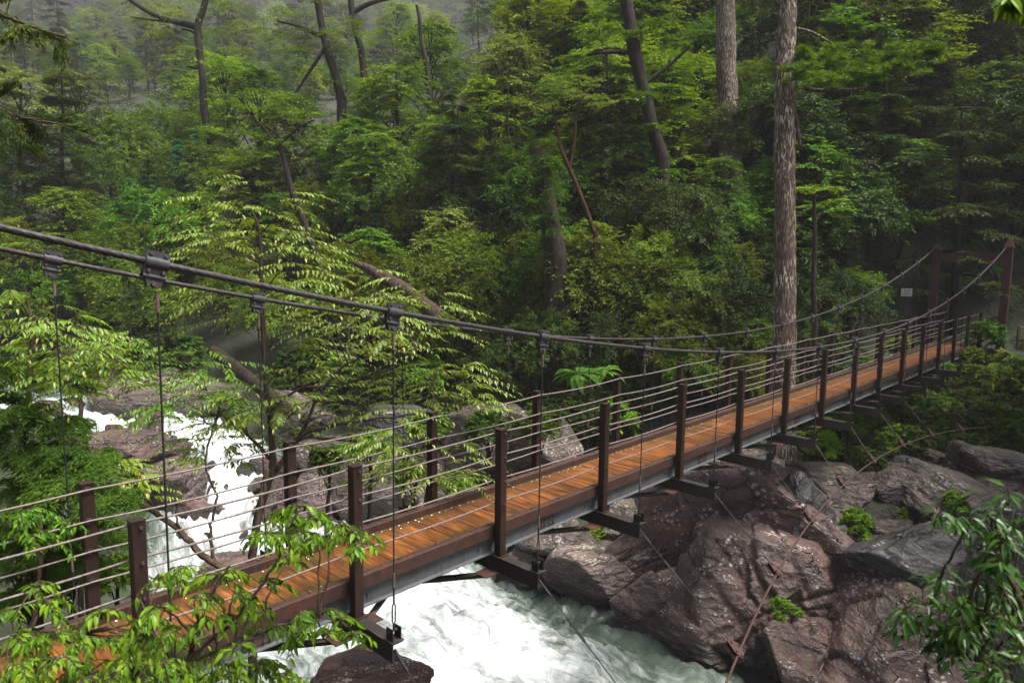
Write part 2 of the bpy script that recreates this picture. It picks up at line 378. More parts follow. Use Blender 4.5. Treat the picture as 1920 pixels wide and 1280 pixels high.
def plank_mat():
    m, nt, b, out = mat('wet_timber_planks')
    co = coord(nt)
    a = N(nt, 'ShaderNodeAttribute', attribute_name='tint')
    sep = N(nt, 'ShaderNodeSeparateXYZ'); L(nt, co, sep.inputs[0])
    g = noise(nt, mapping(nt, co, (22, 2.2, 8)), 1.0, 7, 0.65, 0.5)
    big = noise(nt, co, 0.9, 5, 0.6)
    c = ramp(nt, g, [(0.30, (0.028, 0.010, 0.004)), (0.43, (0.078, 0.026, 0.008)), (0.56, (0.150, 0.053, 0.012)), (0.72, (0.28, 0.122, 0.036))])
    v = ramp(nt, a.outputs['Fac'], [(0.0, (0.5, 0.46, 0.42)), (0.5, (0.85, 0.82, 0.8)), (1.0, (1.15, 1.1, 1.05))])
    c = mixc(nt, 1.0, c, v, 'MULTIPLY')
    # dark, algae-covered margins along both sides where nobody walks
    ay = math_(nt, 'ABSOLUTE', sep.outputs[1])
    e = N(nt, 'ShaderNodeMapRange'); e.inputs[1].default_value = 0.10; e.inputs[2].default_value = 0.42; L(nt, ay, e.inputs[0])
    gr = math_(nt, 'ADD', e.outputs[0], math_(nt, 'MULTIPLY', math_(nt, 'SUBTRACT', big, 0.5), 2.2))
    gm = ramp(nt, gr, [(0.35, (0, 0, 0)), (0.85, (1, 1, 1))])
    gn = noise(nt, co, 12, 4, 0.7)
    gc = ramp(nt, gn, [(0.35, (0.022, 0.018, 0.005)), (0.65, (0.075, 0.036, 0.009))])
    c = mixc(nt, math_(nt, 'MULTIPLY', gm, 0.85), c, gc)
    L(nt, c, b.inputs['Base Color'])
    L(nt, math_(nt, 'ADD', math_(nt, 'MULTIPLY', gn, 0.35), 0.17), b.inputs['Roughness'])
    bump(nt, b, g, 0.35, 0.006)
    return m
M['plank'] = plank_mat()
def plain(name, c, rough=0.6):
    m, nt, b, out = mat(name); co = coord(nt)
    n = noise(nt, co, 20, 4, 0.6)
    L(nt, ramp(nt, n, [(0.3, tuple(x * 0.85 for x in c)), (0.7, c)]), b.inputs['Base Color']); b.inputs['Roughness'].default_value = rough
    return m
M['sign'] = plain('sign_board', (0.7, 0.68, 0.68)); M['ink'] = plain('sign_ink', (0.03, 0.03, 0.035)); M['red_ink'] = plain('sign_red', (0.5, 0.08, 0.1))
M['deadwood'] = bark_mat('dead_wood', (0.018, 0.010, 0.008), (0.075, 0.05, 0.041))
M['rail_wood'] = bark_mat('rail_timber', (0.10, 0.065, 0.05), (0.2, 0.14, 0.11))

# ------------------------------------------------------------------ river and terrain
CL = np.array([(4.5, -30, -6.4, 3.6), (5, -16, -5.9, 3.6), (5.6, -9, -5.5, 3.6), (6.6, -5, -5.3, 3.8), (7.6, -2, -5.15, 4.1), (7.9, 1, -5.05, 4.2), (7.6, 4, -5.0, 4.2),
               (7.4, 7, -4.95, 3.9), (7.2, 10.5, -4.7, 3.3), (7.5, 13.6, -4.2, 2.3), (8.6, 16.0, -3.5, 1.5), (8.3, 18.4, -2.75, 1.7), (6.6, 21.0, -2.15, 2.6), (3.6, 24.2, -1.7, 3.3),
               (-0.5, 28, -1.2, 3.6), (-6, 34, -0.4, 4), (-13, 43, 0.6, 4), (-24, 58, 2.0, 4), (-40, 80, 4, 4)], float)
def catmull(P, n):
    out = []
    for i in range(len(P) - 1):
        p0, p1, p2, p3 = P[max(i - 1, 0)], P[i], P[i + 1], P[min(i + 2, len(P) - 1)]
        t = np.linspace(0, 1, n, endpoint=False)[:, None]
        out.append(0.5 * (2 * p1 + (p2 - p0) * t + (2 * p0 - 5 * p1 + 4 * p2 - p3) * t * t + (3 * p1 - p0 - 3 * p2 + p3) * t ** 3))
    out.append(P[-1:]); return np.concatenate(out)
RIV = catmull(CL, 24)
_tan = np.gradient(RIV[:, :2], axis=0); _tan /= np.linalg.norm(_tan, axis=1)[:, None]
def smooth(x, a, b):
    t = np.clip((x - a) / (b - a), 0, 1); return t * t * (3 - 2 * t)
def terrain_raw(x, y):
    x = np.asarray(x, float).ravel(); y = np.asarray(y, float).ravel()
    zz = np.empty_like(x)
    for s in range(0, len(x), 4000):
        X = x[s:s + 4000]; Y = y[s:s + 4000]
        dx = X[:, None] - RIV[None, :, 0]; dy = Y[:, None] - RIV[None, :, 1]
        D2 = np.sqrt(dx * dx + dy * dy) - RIV[None, :, 3]
        k = D2.argmin(1); d = D2[np.arange(len(X)), k]
        zr = RIV[k, 2]
        side = _tan[k, 0] * dy[np.arange(len(X)), k] - _tan[k, 1] * dx[np.arange(len(X)), k]     # >0: left of the upstream direction
        dp = np.maximum(d, 0)
        # right bank (far side)
        st = 20 - 14.5 * smooth(Y, 0.5, 9)
        a = 0.55 * np.minimum(dp, 4) + (0.22 + 0.12 * smooth(Y, 0.5, 9)) * np.clip(dp - 4, 0, st - 4) + (0.80 - (0.39 + 0.025 * smooth(Y - 0.9 * X, 5, 50)) * smooth(Y - 0.25 * X, 14, 48)) * np.maximum(dp - st, 0) - 0.09 * smooth(Y - 0.9 * X, 0, 40) * np.clip(dp - 35, 0, 295) + 0.5 * np.maximum(dp - 330, 0)
        # left bank (near side)
        k1 = 1 - smooth(Y, 1, 7)
        bl = k1 * (5.3 * smooth(dp, 0, 4.6)) + (1 - k1) * (0.16 * np.minimum(dp, 8) + 0.55 * np.maximum(dp - 8, 0))
        h = np.where(side < 0, a, bl)
        h = np.where(d < 0, -0.9 * np.minimum(-d, 1), h)
        nz = fbm(np.stack([X * 0.35, Y * 0.35, 0 * X], 1), 3, 4) * np.clip(dp * 0.25, 0.05, 0.9)
        zz[s:s + 4000] = zr + h + nz
    return zz
def axis(a, b, fine, far):
    v = list(np.arange(a, b, fine)); st = fine
    while v[-1] < far: st *= 1.06; v.append(v[-1] + st)
    return np.array(v)
_gx = axis(-75.0, 110.0, 0.9, 640.0); _gy = axis(-45.0, 110.0, 0.9, 860.0)
GX0, GX1, GY0, GY1 = _gx[0], _gx[-1], _gy[0], _gy[-1]
_XX, _YY = np.meshgrid(_gx, _gy, indexing='ij')
_ZZ = terrain_raw(_XX, _YY).reshape(_XX.shape)
GXL, GYL = _gx.tolist(), _gy.tolist()
def ground(x, y):
    i = min(max(bisect.bisect_right(GXL, x) - 1, 0), len(GXL) - 2); j = min(max(bisect.bisect_right(GYL, y) - 1, 0), len(GYL) - 2)
    u = min(max((x - GXL[i]) / (GXL[i + 1] - GXL[i]), 0), 1); v = min(max((y - GYL[j]) / (GYL[j + 1] - GYL[j]), 0), 1)
    return (_ZZ[i, j] * (1 - u) * (1 - v) + _ZZ[i + 1, j] * u * (1 - v) + _ZZ[i, j + 1] * (1 - u) * v + _ZZ[i + 1, j + 1] * u * v)
def level(x, y):
    d = np.hypot(RIV[:, 0] - x, RIV[:, 1] - y); k = int(d.argmin())
    return RIV[k, 2] if d[k] < RIV[k, 3] else -99.0
def hit(px, py, hc=0.0, wpx=None, unit=1.0, r0=6.0, r1=900.0, wet=False):
    """walk out along the sight line of a picture point until a thing whose centre stands hc*s above its base rests on the ground there"""
    d = ray(px, py); r = r0
    while r < r1:
        P = CAM + d * r
        s = (wpx * r / FPX / unit) if wpx else 1.0
        if (max(ground(P[0], P[1]), level(P[0], P[1])) if wet else ground(P[0], P[1])) >= P[2] - hc * s: return P, s, r
        r += 0.15 if r < 60 else r * 0.006
    return P, s, r

g = MB()
_n, _m = _XX.shape
_i, _j = np.meshgrid(np.arange(_n - 1), np.arange(_m - 1), indexing='ij')
g.add(np.stack([_XX, _YY, _ZZ], -1).reshape(-1, 3), np.stack([_i * _m + _j, (_i + 1) * _m + _j, (_i + 1) * _m + _j + 1, _i * _m + _j + 1], -1).reshape(-1, 4))
tag(g.build('hillside_ground', M['soil'], smooth=True), 'dark forest soil of the valley sides', None, None, 'structure')

def build_water():
    W = catmull(CL[1:17], 90)
    seg = np.linalg.norm(np.diff(W[:, :2], axis=0), axis=1); S = np.concatenate([[0], np.cumsum(seg)])
    t = np.linspace(-1.25, 1.25, 84)
    tn = np.gradient(W[:, :2], axis=0); tn /= np.linalg.norm(tn, axis=1)[:, None]
    nr = np.stack([tn[:, 1], -tn[:, 0]], 1)
    off = t[None] * W[:, 3:4]
    X = W[:, 0:1] + nr[:, 0:1] * off; Y = W[:, 1:2] + nr[:, 1:2] * off
    Sg = np.repeat(S[:, None], len(t), 1)
    P = np.stack([Sg * 0.55, off * 1.3, 0 * X], -1).reshape(-1, 3)
    n1 = fbm(P, 5, 5, 0.55).reshape(X.shape)
    n2 = np.abs(fbm(P * 2.6 + 5, 9, 4, 0.6)).reshape(X.shape)
    n3 = fbm(P * 0.35, 21, 3).reshape(X.shape)
    slope = np.gradient(W[:, 2]) / np.gradient(S)
    steep = np.clip(slope * 4, 0, 1)[:, None]
    Z = W[:, 2:3] + 0.32 * n1 + 0.34 * n2 * (1 + steep) + 0.15 * n3 - 0.12
    # ledges in the cascade reach
    Z = Z + steep * 0.22 * np.sin(Sg * 2.3 + 2.5 * n3 * 2 + off)
    foam = 0.50 + 0.26 * steep - 0.35 * np.abs(t[None]) ** 3 + 0 * X
    foam = foam - 0.55 * np.exp(-(((X - 12.0) / 1.6) ** 2 + ((Y - 2.7) / 1.8) ** 2)) - 0.4 * np.exp(-(((X - 11.3) / 1.2) ** 2 + ((Y + 1.4) / 1.6) ** 2))
    foam = foam - 0.25 * np.exp(-(((X - 9.2) / 1.3) ** 2 + ((Y - 1.2) / 1.0) ** 2)) - 0.3 * smooth(Y, 20, 26) + 0.15 * n3
    foam = foam + 0.18 * np.exp(-(((X - 8.0) / 2.4) ** 2 + ((Y - 4) / 2.6) ** 2))
    w = MB(); a, b = X.shape
    i, j = np.meshgrid(np.arange(a - 1), np.arange(b - 1), indexing='ij')
    F = np.stack([i * b + j, i * b + j + 1, (i + 1) * b + j + 1, (i + 1) * b + j], -1).reshape(-1, 4)
    w.add(np.stack([X, Y, Z], -1).reshape(-1, 3), F)
    me = w.mesh('river_water', M['water'], True)
    at_ = me.attributes.new('foam', 'FLOAT', 'POINT'); at_.data.foreach_set('value', foam.ravel().astype(np.float32))
    uv = me.uv_layers.new(name='UVMap')
    li = np.empty(len(me.loops), np.int32); me.loops.foreach_get('vertex_index', li)
    U = np.stack([Sg.ravel(), off.ravel()], 1)[li]; uv.data.foreach_set('uv', U.astype(np.float32).ravel())
    tag(link('river_water', me), 'white foaming river rushing between the boulders', None, None, 'structure')
build_water()

# ------------------------------------------------------------------ rocks
_ico = {}
def ico(n):
    if n not in _ico:
        bm = bmesh.new(); bmesh.ops.create_icosphere(bm, subdivisions=n, radius=1.0)
        v = np.array([x.co[:] for x in bm.verts]); f = np.array([[l.index for l in q.verts] for q in bm.faces]); bm.free()
        _ico[n] = (v / np.linalg.norm(v, axis=1)[:, None], f)
    return _ico[n]
def rock_mesh(seed, sub=5, planes=11, cells=14, crack=0.07, step=0.06, round_=0.015):
    rg = np.random.default_rng(seed)
    d, f = ico(sub)
    n = rg.normal(size=(planes, 3)); n /= np.linalg.norm(n, axis=1)[:, None]
    n = np.concatenate([n, [(0.1, 0.05, 1.0), (0.0, 0.0, -1.0)]]); n /= np.linalg.norm(n, axis=1)[:, None]
    h = np.concatenate([rg.uniform(0.58, 1.0, planes), [rg.uniform(0.7, 0.9), 0.9]])
    q = h[None] / np.maximum(d @ n.T, 1e-3)
    q = np.minimum(q, 3.0)
    k = 1.0 / round_
    r = -np.log(np.exp(-k * q).sum(1)) / k
    r = np.clip(r, 0.3, 1.35)
    p = d * r[:, None]
    if cells:
        # two families of near-parallel joints split the block; every piece is shifted a little and the joints are open grooves
        wv = 0.05 * np.stack([fbm(p * 2.2, seed + 31, 3), fbm(p * 2.2, seed + 32, 3), fbm(p * 2.2, seed + 33, 3)], 1)
        w = p + wv
        code = np.zeros(len(p), np.int64); gro = np.zeros(len(p))
        n1 = unit(rg.normal(size=3) * [1, 1, 0.8]); n2 = unit(np.cross(n1, rg.normal(size=3)))
        nj = max(2, cells // 2)
        for q in range(nj):
            nn = unit((n1 if q % 3 else n2) + rg.normal(0, 0.16, 3)); o = rg.uniform(-0.75, 0.75)
            sd = w @ nn - o
            lim = (w @ unit(rg.normal(size=3))) > rg.uniform(-0.9, 0.1)        # a joint does not run through the whole block
            code += ((sd > 0) & lim) * (1 << q)
            gro = np.maximum(gro, lim * np.exp(-(sd / rg.uniform(0.012, 0.022)) ** 2) * rg.uniform(0.4, 1.0))
        hs = ((code * 2654435761 + seed * 97) % 1000) / 1000.0
        p = p + d * ((hs - 0.5) * 2 * step)[:, None] - d * (crack * gro)[:, None]
    rid = 1 - 2 * np.abs(fbm(p * 3.1 + 7, seed + 5, 4, 0.55))
    p = p + d * (0.03 * fbm(p * 1.8, seed + 1, 5, 0.5) + 0.018 * (rid - 0.5) + 0.014 * fbm(p * 9, seed + 2, 4, 0.65))[:, None]
    lo, hi = p.min(0), p.max(0); p = (p - (lo + hi) / 2) / ((hi - lo) / 2)
    b = MB(); b.add(p, f)
    return b
_rock_cache = {}
def boulder(px, py, w, h, label, seed, m='rock', yaw=0.0, tilt=0.0, depth=0.85, sub=5, cells=14, sink=0.22, rr=None, group=None, name='boulder', planes=11, wet=False):
    W0, H0 = w / 2.0 * 1.06, h / 2.0 * 1.2
    if rr: P = at(px, py, rr); r = rr
    else: P, s, r = hit(px, py, hc=0.5 * h - sink * h, wpx=1.0, unit=1.0, wet=wet)
    sx = W0 * r / FPX; sz = H0 * r / FPX
    sy = sx * depth
    key = (seed, m, sub, cells, planes)
    if key not in _rock_cache: _rock_cache[key] = rock_mesh(seed, sub, planes, cells).mesh(name, M[m], True)
    o = link(name, _rock_cache[key], None, P, (R(tilt) if False else 0, 0, 0))
    d = ray(px, py); face = math.atan2(d[1], d[0]) - math.pi / 2
    o.rotation_euler = (Matrix.Rotation(face, 3, 'Z') @ Matrix.Rotation(R(tilt), 3, 'Y') @ Matrix.Rotation(R(yaw), 3, 'Z')).to_euler()
    o.scale = (sx, sy, sz)
    tag(o, label, 'boulder' if name == 'boulder' else 'stone', group)
    return o
# central outcrop
boulder(1440, 985, 370, 210, 'huge sloping slab of cracked purple granite below the pale cedar trunk', 11, yaw=10, tilt=8, sub=6, cells=26, depth=0.9)
boulder(1330, 1000, 250, 250, 'tall stepped granite block beside the bridge girder, left shoulder of the outcrop', 12, yaw=30, sub=6, cells=22)
boulder(1420, 1110, 290, 220, 'big fractured granite face dropping to the rapids behind the rusty guy cable', 13, yaw=-20, sub=6, cells=26)
boulder(1532, 1040, 170, 260, 'steep dark side wall of the outcrop above the black gully', 14, 'rock_dark', yaw=15, sub=6, cells=12)  # darker rock colour stands in for shade on the outcrop's right side
boulder(1248, 1135, 200, 140, 'flat topped angular block at the edge of the foam, left foot of the outcrop', 15, yaw=20, cells=10)
boulder(1318, 1168, 190, 110, 'ribbed low rock licked by white water under the outcrop', 16, yaw=-15, cells=16)
boulder(1262, 1052, 105, 70, 'small boulder whitened by lichen, wedged between slab and outcrop', 17, 'rock_lichen', cells=6)
boulder(1205, 1035, 235, 85, 'long pink slab leaning diagonally behind the second beam end', 18, tilt=-35, cells=5, depth=0.6)
boulder(1120, 1065, 190, 80, 'low pinkish rock shelf along the far edge of the pool', 19, 'rock_lichen', cells=10)
boulder(1050, 1070, 110, 60, 'small pink rock at the pool edge under the black cross beam', 20, cells=5)
boulder(1170, 985, 150, 80, 'pale granite hump seen between girder and brace', 21, 'rock_lichen', cells=6)
boulder(1040, 1005, 200, 110, 'mossy brown boulder in the shade below the deck', 22, 'rock_moss', cells=8)
boulder(980, 1055, 130, 70, 'speckled rock below the third cross beam', 23, 'rock', cells=8)
boulder(1380, 1190, 90, 60, 'rounded stone at the waterline below the fractured face', 24, cells=4)
boulder(1395, 905, 200, 90, 'lichen spotted ledge touching the foot of the cedar', 25, 'rock_lichen', cells=10)
boulder(1550, 915, 150, 76, 'reddish ledge to the right of the cedar foot', 26, 'rock_moss', cells=10)
# right hand group
boulder(1735, 1075, 350, 210, 'great dark smooth boulder like a slate hump on the right bank', 31, 'rock_dark', yaw=25, tilt=14, sub=6, cells=5, depth=0.9)
boulder(1665, 1190, 290, 220, 'blocky boulder with a pale streak in front of the dark hump', 32, 'rock', yaw=-25, sub=6, cells=9, tilt=10)
boulder(1600, 1095, 130, 66, 'pointed ledge jutting left over the gully', 33, 'rock_lichen', cells=6)
boulder(1515, 1235, 190, 140, 'violet faceted rock at the waterline, nearest the bottom of the guy cable', 34, yaw=35, sub=6, cells=12)
boulder(1740, 1275, 390, 150, 'broad cracked rock at the lower edge of the right bank', 35, yaw=5, sub=6, cells=14)
boulder(1790, 950, 210, 90, 'lichen topped slab tilted above the dark hump', 36, 'rock_moss', tilt=14, yaw=15, cells=5, sub=5)
boulder(1850, 1010, 220, 80, 'shaded ledge under the lichen topped slab', 37, 'rock_dark', cells=6)
boulder(1808, 882, 75, 95, 'upright brown block in the small rock pile below the bank bushes', 38, 'rock', cells=4)
boulder(1745, 866, 80, 44, 'flat stone lying across the top of the rock pile', 39, 'rock', cells=4)
boulder(1868, 895, 120, 95, 'grey green mossy boulder right of the upright block', 40, 'rock_moss', cells=4)
boulder(1858, 935, 110, 66, 'rounded boulder under the grey green one', 41, 'rock_moss', cells=3)
boulder(1680, 915, 76, 66, 'round stone with a lichen cap in the dark hollow', 42, 'rock_lichen', cells=3)
boulder(1730, 893, 56, 44, 'little stone left of the upright block', 43, cells=3, sub=4)
boulder(1700, 880, 60, 46, 'dark stone at the left end of the rock pile', 44, 'rock_dark', cells=3, sub=4)
boulder(1655, 1012, 110, 60, 'thin shelf rock under the yellow green sprout', 45, 'rock_moss', cells=4)
boulder(1622, 1066, 50, 44, 'square little stone perched on the corner of the dark hump', 46, cells=3, sub=4)
boulder(1900, 1190, 260, 330, 'massive shaded boulder behind the glossy leaves', 47, 'rock_dark', sub=6, cells=8)
boulder(1905, 1010, 160, 140, 'dark boulder half hidden by the glossy leaves', 48, 'rock_dark', cells=5)
# behind the bridge
boulder(910, 850, 190, 150, 'dark brown boulder with a mossy top behind the handrail posts', 51, 'rock_moss', tilt=-12, cells=5)
boulder(1020, 835, 190, 130, 'dull brown boulder right of the mossy topped one', 52, 'rock_moss', cells=5)
boulder(660, 880, 190, 130, 'tilted purple slab behind the sapling', 53, 'rock_moss', yaw=20, tilt=-15, cells=10)
boulder(760, 930, 220, 120, 'broad bank rock between the first far posts', 54, 'rock_moss', cells=12)
boulder(600, 945, 150, 110, 'wrinkled bank rock beside the white chute', 55, 'rock_lichen', cells=12)
boulder(880, 960, 190, 110, 'shaded brown rock close behind the deck edge', 56, 'rock_moss', cells=8)
boulder(740, 820, 180, 110, 'dark rock wall under the sapling branches', 57, 'rock_dark', cells=10)
# upstream
boulder(240, 852, 220, 80, 'flat grey slab splitting the upper rapids', 61, 'rock', cells=8, sink=0.35)
boulder(322, 915, 145, 112, 'pink streaked boulder with a sheer front above the white chute', 62, 'rock_lichen', cells=8)
boulder(430, 962, 190, 70, 'water washed brown rock in the middle of the chute', 63, 'rock', cells=8, sink=0.3)
boulder(515, 985, 130, 90, 'rock at the right foot of the chute', 64, 'rock', cells=8)
boulder(350, 806, 120, 44, 'dark ledge beside the upper cascade', 65, 'rock_dark', cells=6)
boulder(180, 792, 170, 56, 'low washed rock in the upper rapids', 66, 'rock', cells=5, sink=0.4)
boulder(130, 762, 110, 36, 'dark ledge at the head of the rapids', 67, 'rock_dark', cells=4, sink=0.4)
boulder(330, 735, 260, 80, 'brown bank rock upstream beneath the trees', 68, 'rock_moss', cells=8)
boulder(240, 728, 130, 50, 'small dark rock on the upstream bank', 69, 'rock_dark', cells=4)
boulder(420, 870, 60, 40, 'dark wet stone in the narrow of the chute', 70, 'rock_dark', cells=3, sub=4, sink=0.3)
boulder(560, 780, 130, 90, 'dark boulder at the end of the fallen trunk', 71, 'rock_moss', cells=5)
boulder(700, 1268, 210, 80, 'smooth brown boulder standing in the white water under the deck', 72, 'rock', cells=4, rr=10.2)
boulder(470, 1090, 200, 90, 'rock behind the leaves under the left end of the bridge', 73, 'rock', cells=8)

rs = np.random.default_rng(91)
for (cx, cy0, dx, dy, n, m, lb, gp) in [
  (1090, 1075, 130, 22, 12, 'rock', 'small stone at the far edge of the pool under the bridge', 'stones at the far edge of the pool'),
  (1240, 985, 150, 40, 10, 'rock_lichen', 'lichen spotted stone in the shade beneath the girder', 'stones beneath the girder'),
  (1720, 905, 120, 40, 16, 'rock', 'brown stone of the heap below the bank bushes', 'stones of the heap below the bank bushes'),
  (1560, 1215, 110, 40, 8, 'rock', 'dark stone wedged among the right bank boulders', 'stones among the right bank boulders'),
  (1640, 1000, 90, 50, 8, 'rock_dark', 'dark stone lying in the gully', 'stones in the gully'),
  (640, 930, 150, 70, 22, 'rock', 'purple stone on the bank right of the chute', 'stones on the bank right of the chute'),
  (820, 900, 150, 60, 16, 'rock_moss', 'brown stone behind the far handrail posts', 'stones behind the far handrail posts'),
  (170, 790, 150, 45, 13, 'rock', 'low stone breaking the upper rapids', 'stones in the upper rapids'),
  (400, 945, 85, 80, 7, 'rock_dark', 'wet dark stone parting the white chute', 'wet stones in the white chute')]:
    for i in range(n):
        w = rs.uniform(28, 74) * (0.6 if 'chute' in lb and 'wet' in lb else 1)
        boulder(cx + rs.uniform(-dx, dx), cy0 + rs.uniform(-dy, dy), w, w * rs.uniform(0.5, 0.85), lb, 300 + int(rs.integers(7)), m, yaw=rs.uniform(0, 360), tilt=rs.uniform(-25, 25), cells=4, sub=4, sink=0.3, group=gp, name='stone', wet='rapids' in gp or 'chute' in gp)

# ------------------------------------------------------------------ bridge
W_, E_ = 0.62083, 0.62738
OFF = [0.01828, -0.03431, -0.04003, -0.02147, 0.01962, 0.06153, 0.05593, 0.05681, 0.05086, -0.00558, -0.02317, -0.02285, -0.01672, -0.01623, -0.07216]
def sx_(k): return 2.0 * k + (OFF[k] if 0 <= k < len(OFF) else 0.0)
def dz(x): return 0.01087 * x - 0.00012 * x * x
def cz(x): return 3.47077 - 0.22893 * x + 0.00835 * x * x
def cy(x): return W_ + E_ - 0.00348 * x + 0.00002 * x * x
K0, K1 = -2, 15
XA, XB = -6.0, 31.2
bridge = empty('footbridge', (0, 0, 0))
tag(bridge, 'long cable hung footbridge with an orange timber deck, brown posts and wire handrails', 'footbridge')

# deck
d = MB(); x = XA; rg = np.random.default_rng(3)
while x < XB:
    w = rg.uniform(0.115, 0.135)
    z = dz(x + w / 2) + 0.245 + rg.uniform(-0.003, 0.003)
    n0 = d.n; d.box((x + w / 2, rg.uniform(-0.006, 0.006), z), (w - 0.0045, 0.905, 0.05), Matrix.Rotation(rg.normal() * 0.004, 3, 'Y'))
    d.att[-1] = np.full(8, rg.uniform(0.2, 0.9)); x += w
deck = d.build('deck', M['plank'], bridge, bevel=0)
s = MB(); x = XA
while x < XB:
    for sg in (-1, 1):
        for yy in ((0.40, 0.33) if rg.random() < 0.16 else (0.40,)):
            if rg.random() < 0.85:
                c = np.array([x + rg.normal() * 0.015, sg * (yy + rg.normal() * 0.012), dz(x) + 0.2705 + 0.003])
                s.cyl(c, c + (0, 0, 0.005), rg.uniform(0.006, 0.0105), 6)
    x += 0.125
s.build('deck_studs', M['bead'], bridge)
def strip(name, prof, m, y, parent, bev=0.0):
    """a member that follows the deck curve"""
    b = MB(); xs = np.arange(XA, XB + 0.01, 1.0)
    P = np.array(prof); n = len(P)
    V = np.array([[(xx, y + p[0], dz(xx) + p[1]) for p in P] for xx in xs])
    i, j = np.meshgrid(np.arange(len(xs) - 1), np.arange(n), indexing='ij'); j2 = (j + 1) % n
    b.add(V.reshape(-1, 3), np.stack([i * n + j, (i + 1) * n + j, (i + 1) * n + j2, i * n + j2], -1).reshape(-1, 4))
    return b
for sg in (-1, 1):
    kp = [(-0.043, 0.215), (0.043, 0.215), (0.045, 0.35), (0.038, 0.36), (-0.038, 0.36), (-0.045, 0.35)]
    b = strip('kerb', kp, M['kerb'], sg * 0.502, bridge); x = XA + 0.25
    while x < XB:
        b.cyl((x, sg * 0.502, dz(x) + 0.358), (x, sg * 0.502, dz(x) + 0.376), 0.017, 6, 1); x += 0.52
    b.build('kerb', [M['kerb'], M['bolt']], bridge)
    gp = [(0.0, 0.005), (0.062, 0.005), (0.062, 0.017), (0.012, 0.021), (0.012, 0.193), (0.062, 0.198), (0.062, 0.21), (0.0, 0.21)]
    gp = [(sg * p[0], p[1]) for p in gp]
    if sg < 0: gp = gp[::-1]
    b = strip('girder', gp, M['girder'], sg * 0.47, bridge)
    for k in range(K0, K1 + 1):
        for dx in (-0.22, -0.14, 0.14, 0.22):
            x = sx_(k) + dx; y = sg * 0.482
            b.cyl((x, y, dz(x) + 0.10), (x, y + sg * 0.022, dz(x) + 0.10), 0.014, 6, 1)
    for k in range(K0, K1):                                            # bolted splice plates
        x = sx_(k) + 1.0
        if k % 2 == 0:
            b.box((x, sg * 0.486, dz(x) + 0.107), (0.30, 0.008, 0.12), None, 1)
            for dx in (-0.11, -0.05, 0.05, 0.11):
                for ddz in (-0.035, 0.035):
                    b.cyl((x + dx, sg * 0.49, dz(x) + 0.107 + ddz), (x + dx, sg * 0.512, dz(x) + 0.107 + ddz), 0.014, 6, 1)
    b.build('girder', [M['girder'], M['bolt']], bridge)
# posts
ROPES = (1.475, 1.195, 0.915, 0.635)
pb = MB()
pb.box((0, 0, 0.763), (0.10, 0.10, 1.514)); pb.box((0, 0, 0.006), (0.17, 0.15, 0.012)); pb.box((0, 0, 1.523), (0.108, 0.108, 0.012))
bb = pb
for z in ROPES:
    bb.cyl((0.012, -0.05, z), (0.012, -0.068, z), 0.016, 6, 1)
    bb.tube([(0.012 + 0.026 * math.cos(a), 0.066, z + 0.026 * math.sin(a)) for a in np.linspace(0, 2 * math.pi, 9)], 0.007, 5, 1)
    bb.cyl((0.012, 0.05, z), (0.012, 0.067, z), 0.009, 5, 1)
post_me = pb.mesh('post', [M['post'], M['bolt']], bevel=0.004)
for k in range(K0, K1 + 1):
    x = sx_(k)
    for sg in (-1, 1):
        p = link('post', post_me, bridge, (x, sg * W_, dz(x)), (0, 0, 0 if sg < 0 else math.pi))
# handrail ropes
for sg in (-1, 1):
    for z in ROPES:
        pts = []
        for k in range(K0, K1):
            n = 110 if k < 5 else (50 if k < 9 else 18)
            u = np.linspace(0, 1, n, endpoint=False)
            x0, x1 = sx_(k), sx_(k + 1)
            xs = x0 + (x1 - x0) * u
            sag = 0.022 * (0.7 + 0.6 * random.random())
            pts.append(np.stack([xs, np.full(n, sg * (W_ - 0.066)), dz(x0) + (dz(x1) - dz(x0)) * u + z - sag * 4 * u * (1 - u)], 1))
        b = MB(); b.tube(np.concatenate(pts), 0.0105, 9, lobes=3, pitch=0.16, amp=0.34)
        b.build('handrail_rope', M['rope'], bridge, smooth=True)
# cross beams
cb = MB(); HL = W_ + E_ + 0.03
prof_y = HL
for sgx in (0,):
    cb.box((0, 0, -0.006), (0.125, 2 * HL, 0.012)); cb.box((0, 0, -0.174), (0.125, 2 * HL, 0.012)); cb.box((-0.055, 0, -0.09), (0.010, 2 * HL - 0.002, 0.156))
beam_me = cb.mesh('cross_beam', M['beam'])
br = MB()
br.box((-0.045, 0, 0.065), (0.012, 0.10, 0.13)); br.box((0.045, 0, 0.065), (0.012, 0.10, 0.13)); br.box((0, 0.0, 0.006), (0.14, 0.14, 0.012))
br.cyl((-0.06, 0, 0.095), (0.06, 0, 0.095), 0.013, 8)
brk_me = br.mesh('hanger_bracket', M['beam'], bevel=0.003)
for k in range(K0, K1 + 1):
    x = sx_(k)
    c = link('cross_beam', beam_me, bridge, (x, 0, dz(x) - 0.001))
    for sg in (-1, 1): link('hanger_bracket', brk_me, c, (0, sg * (W_ + E_ - 0.03), 0.001))
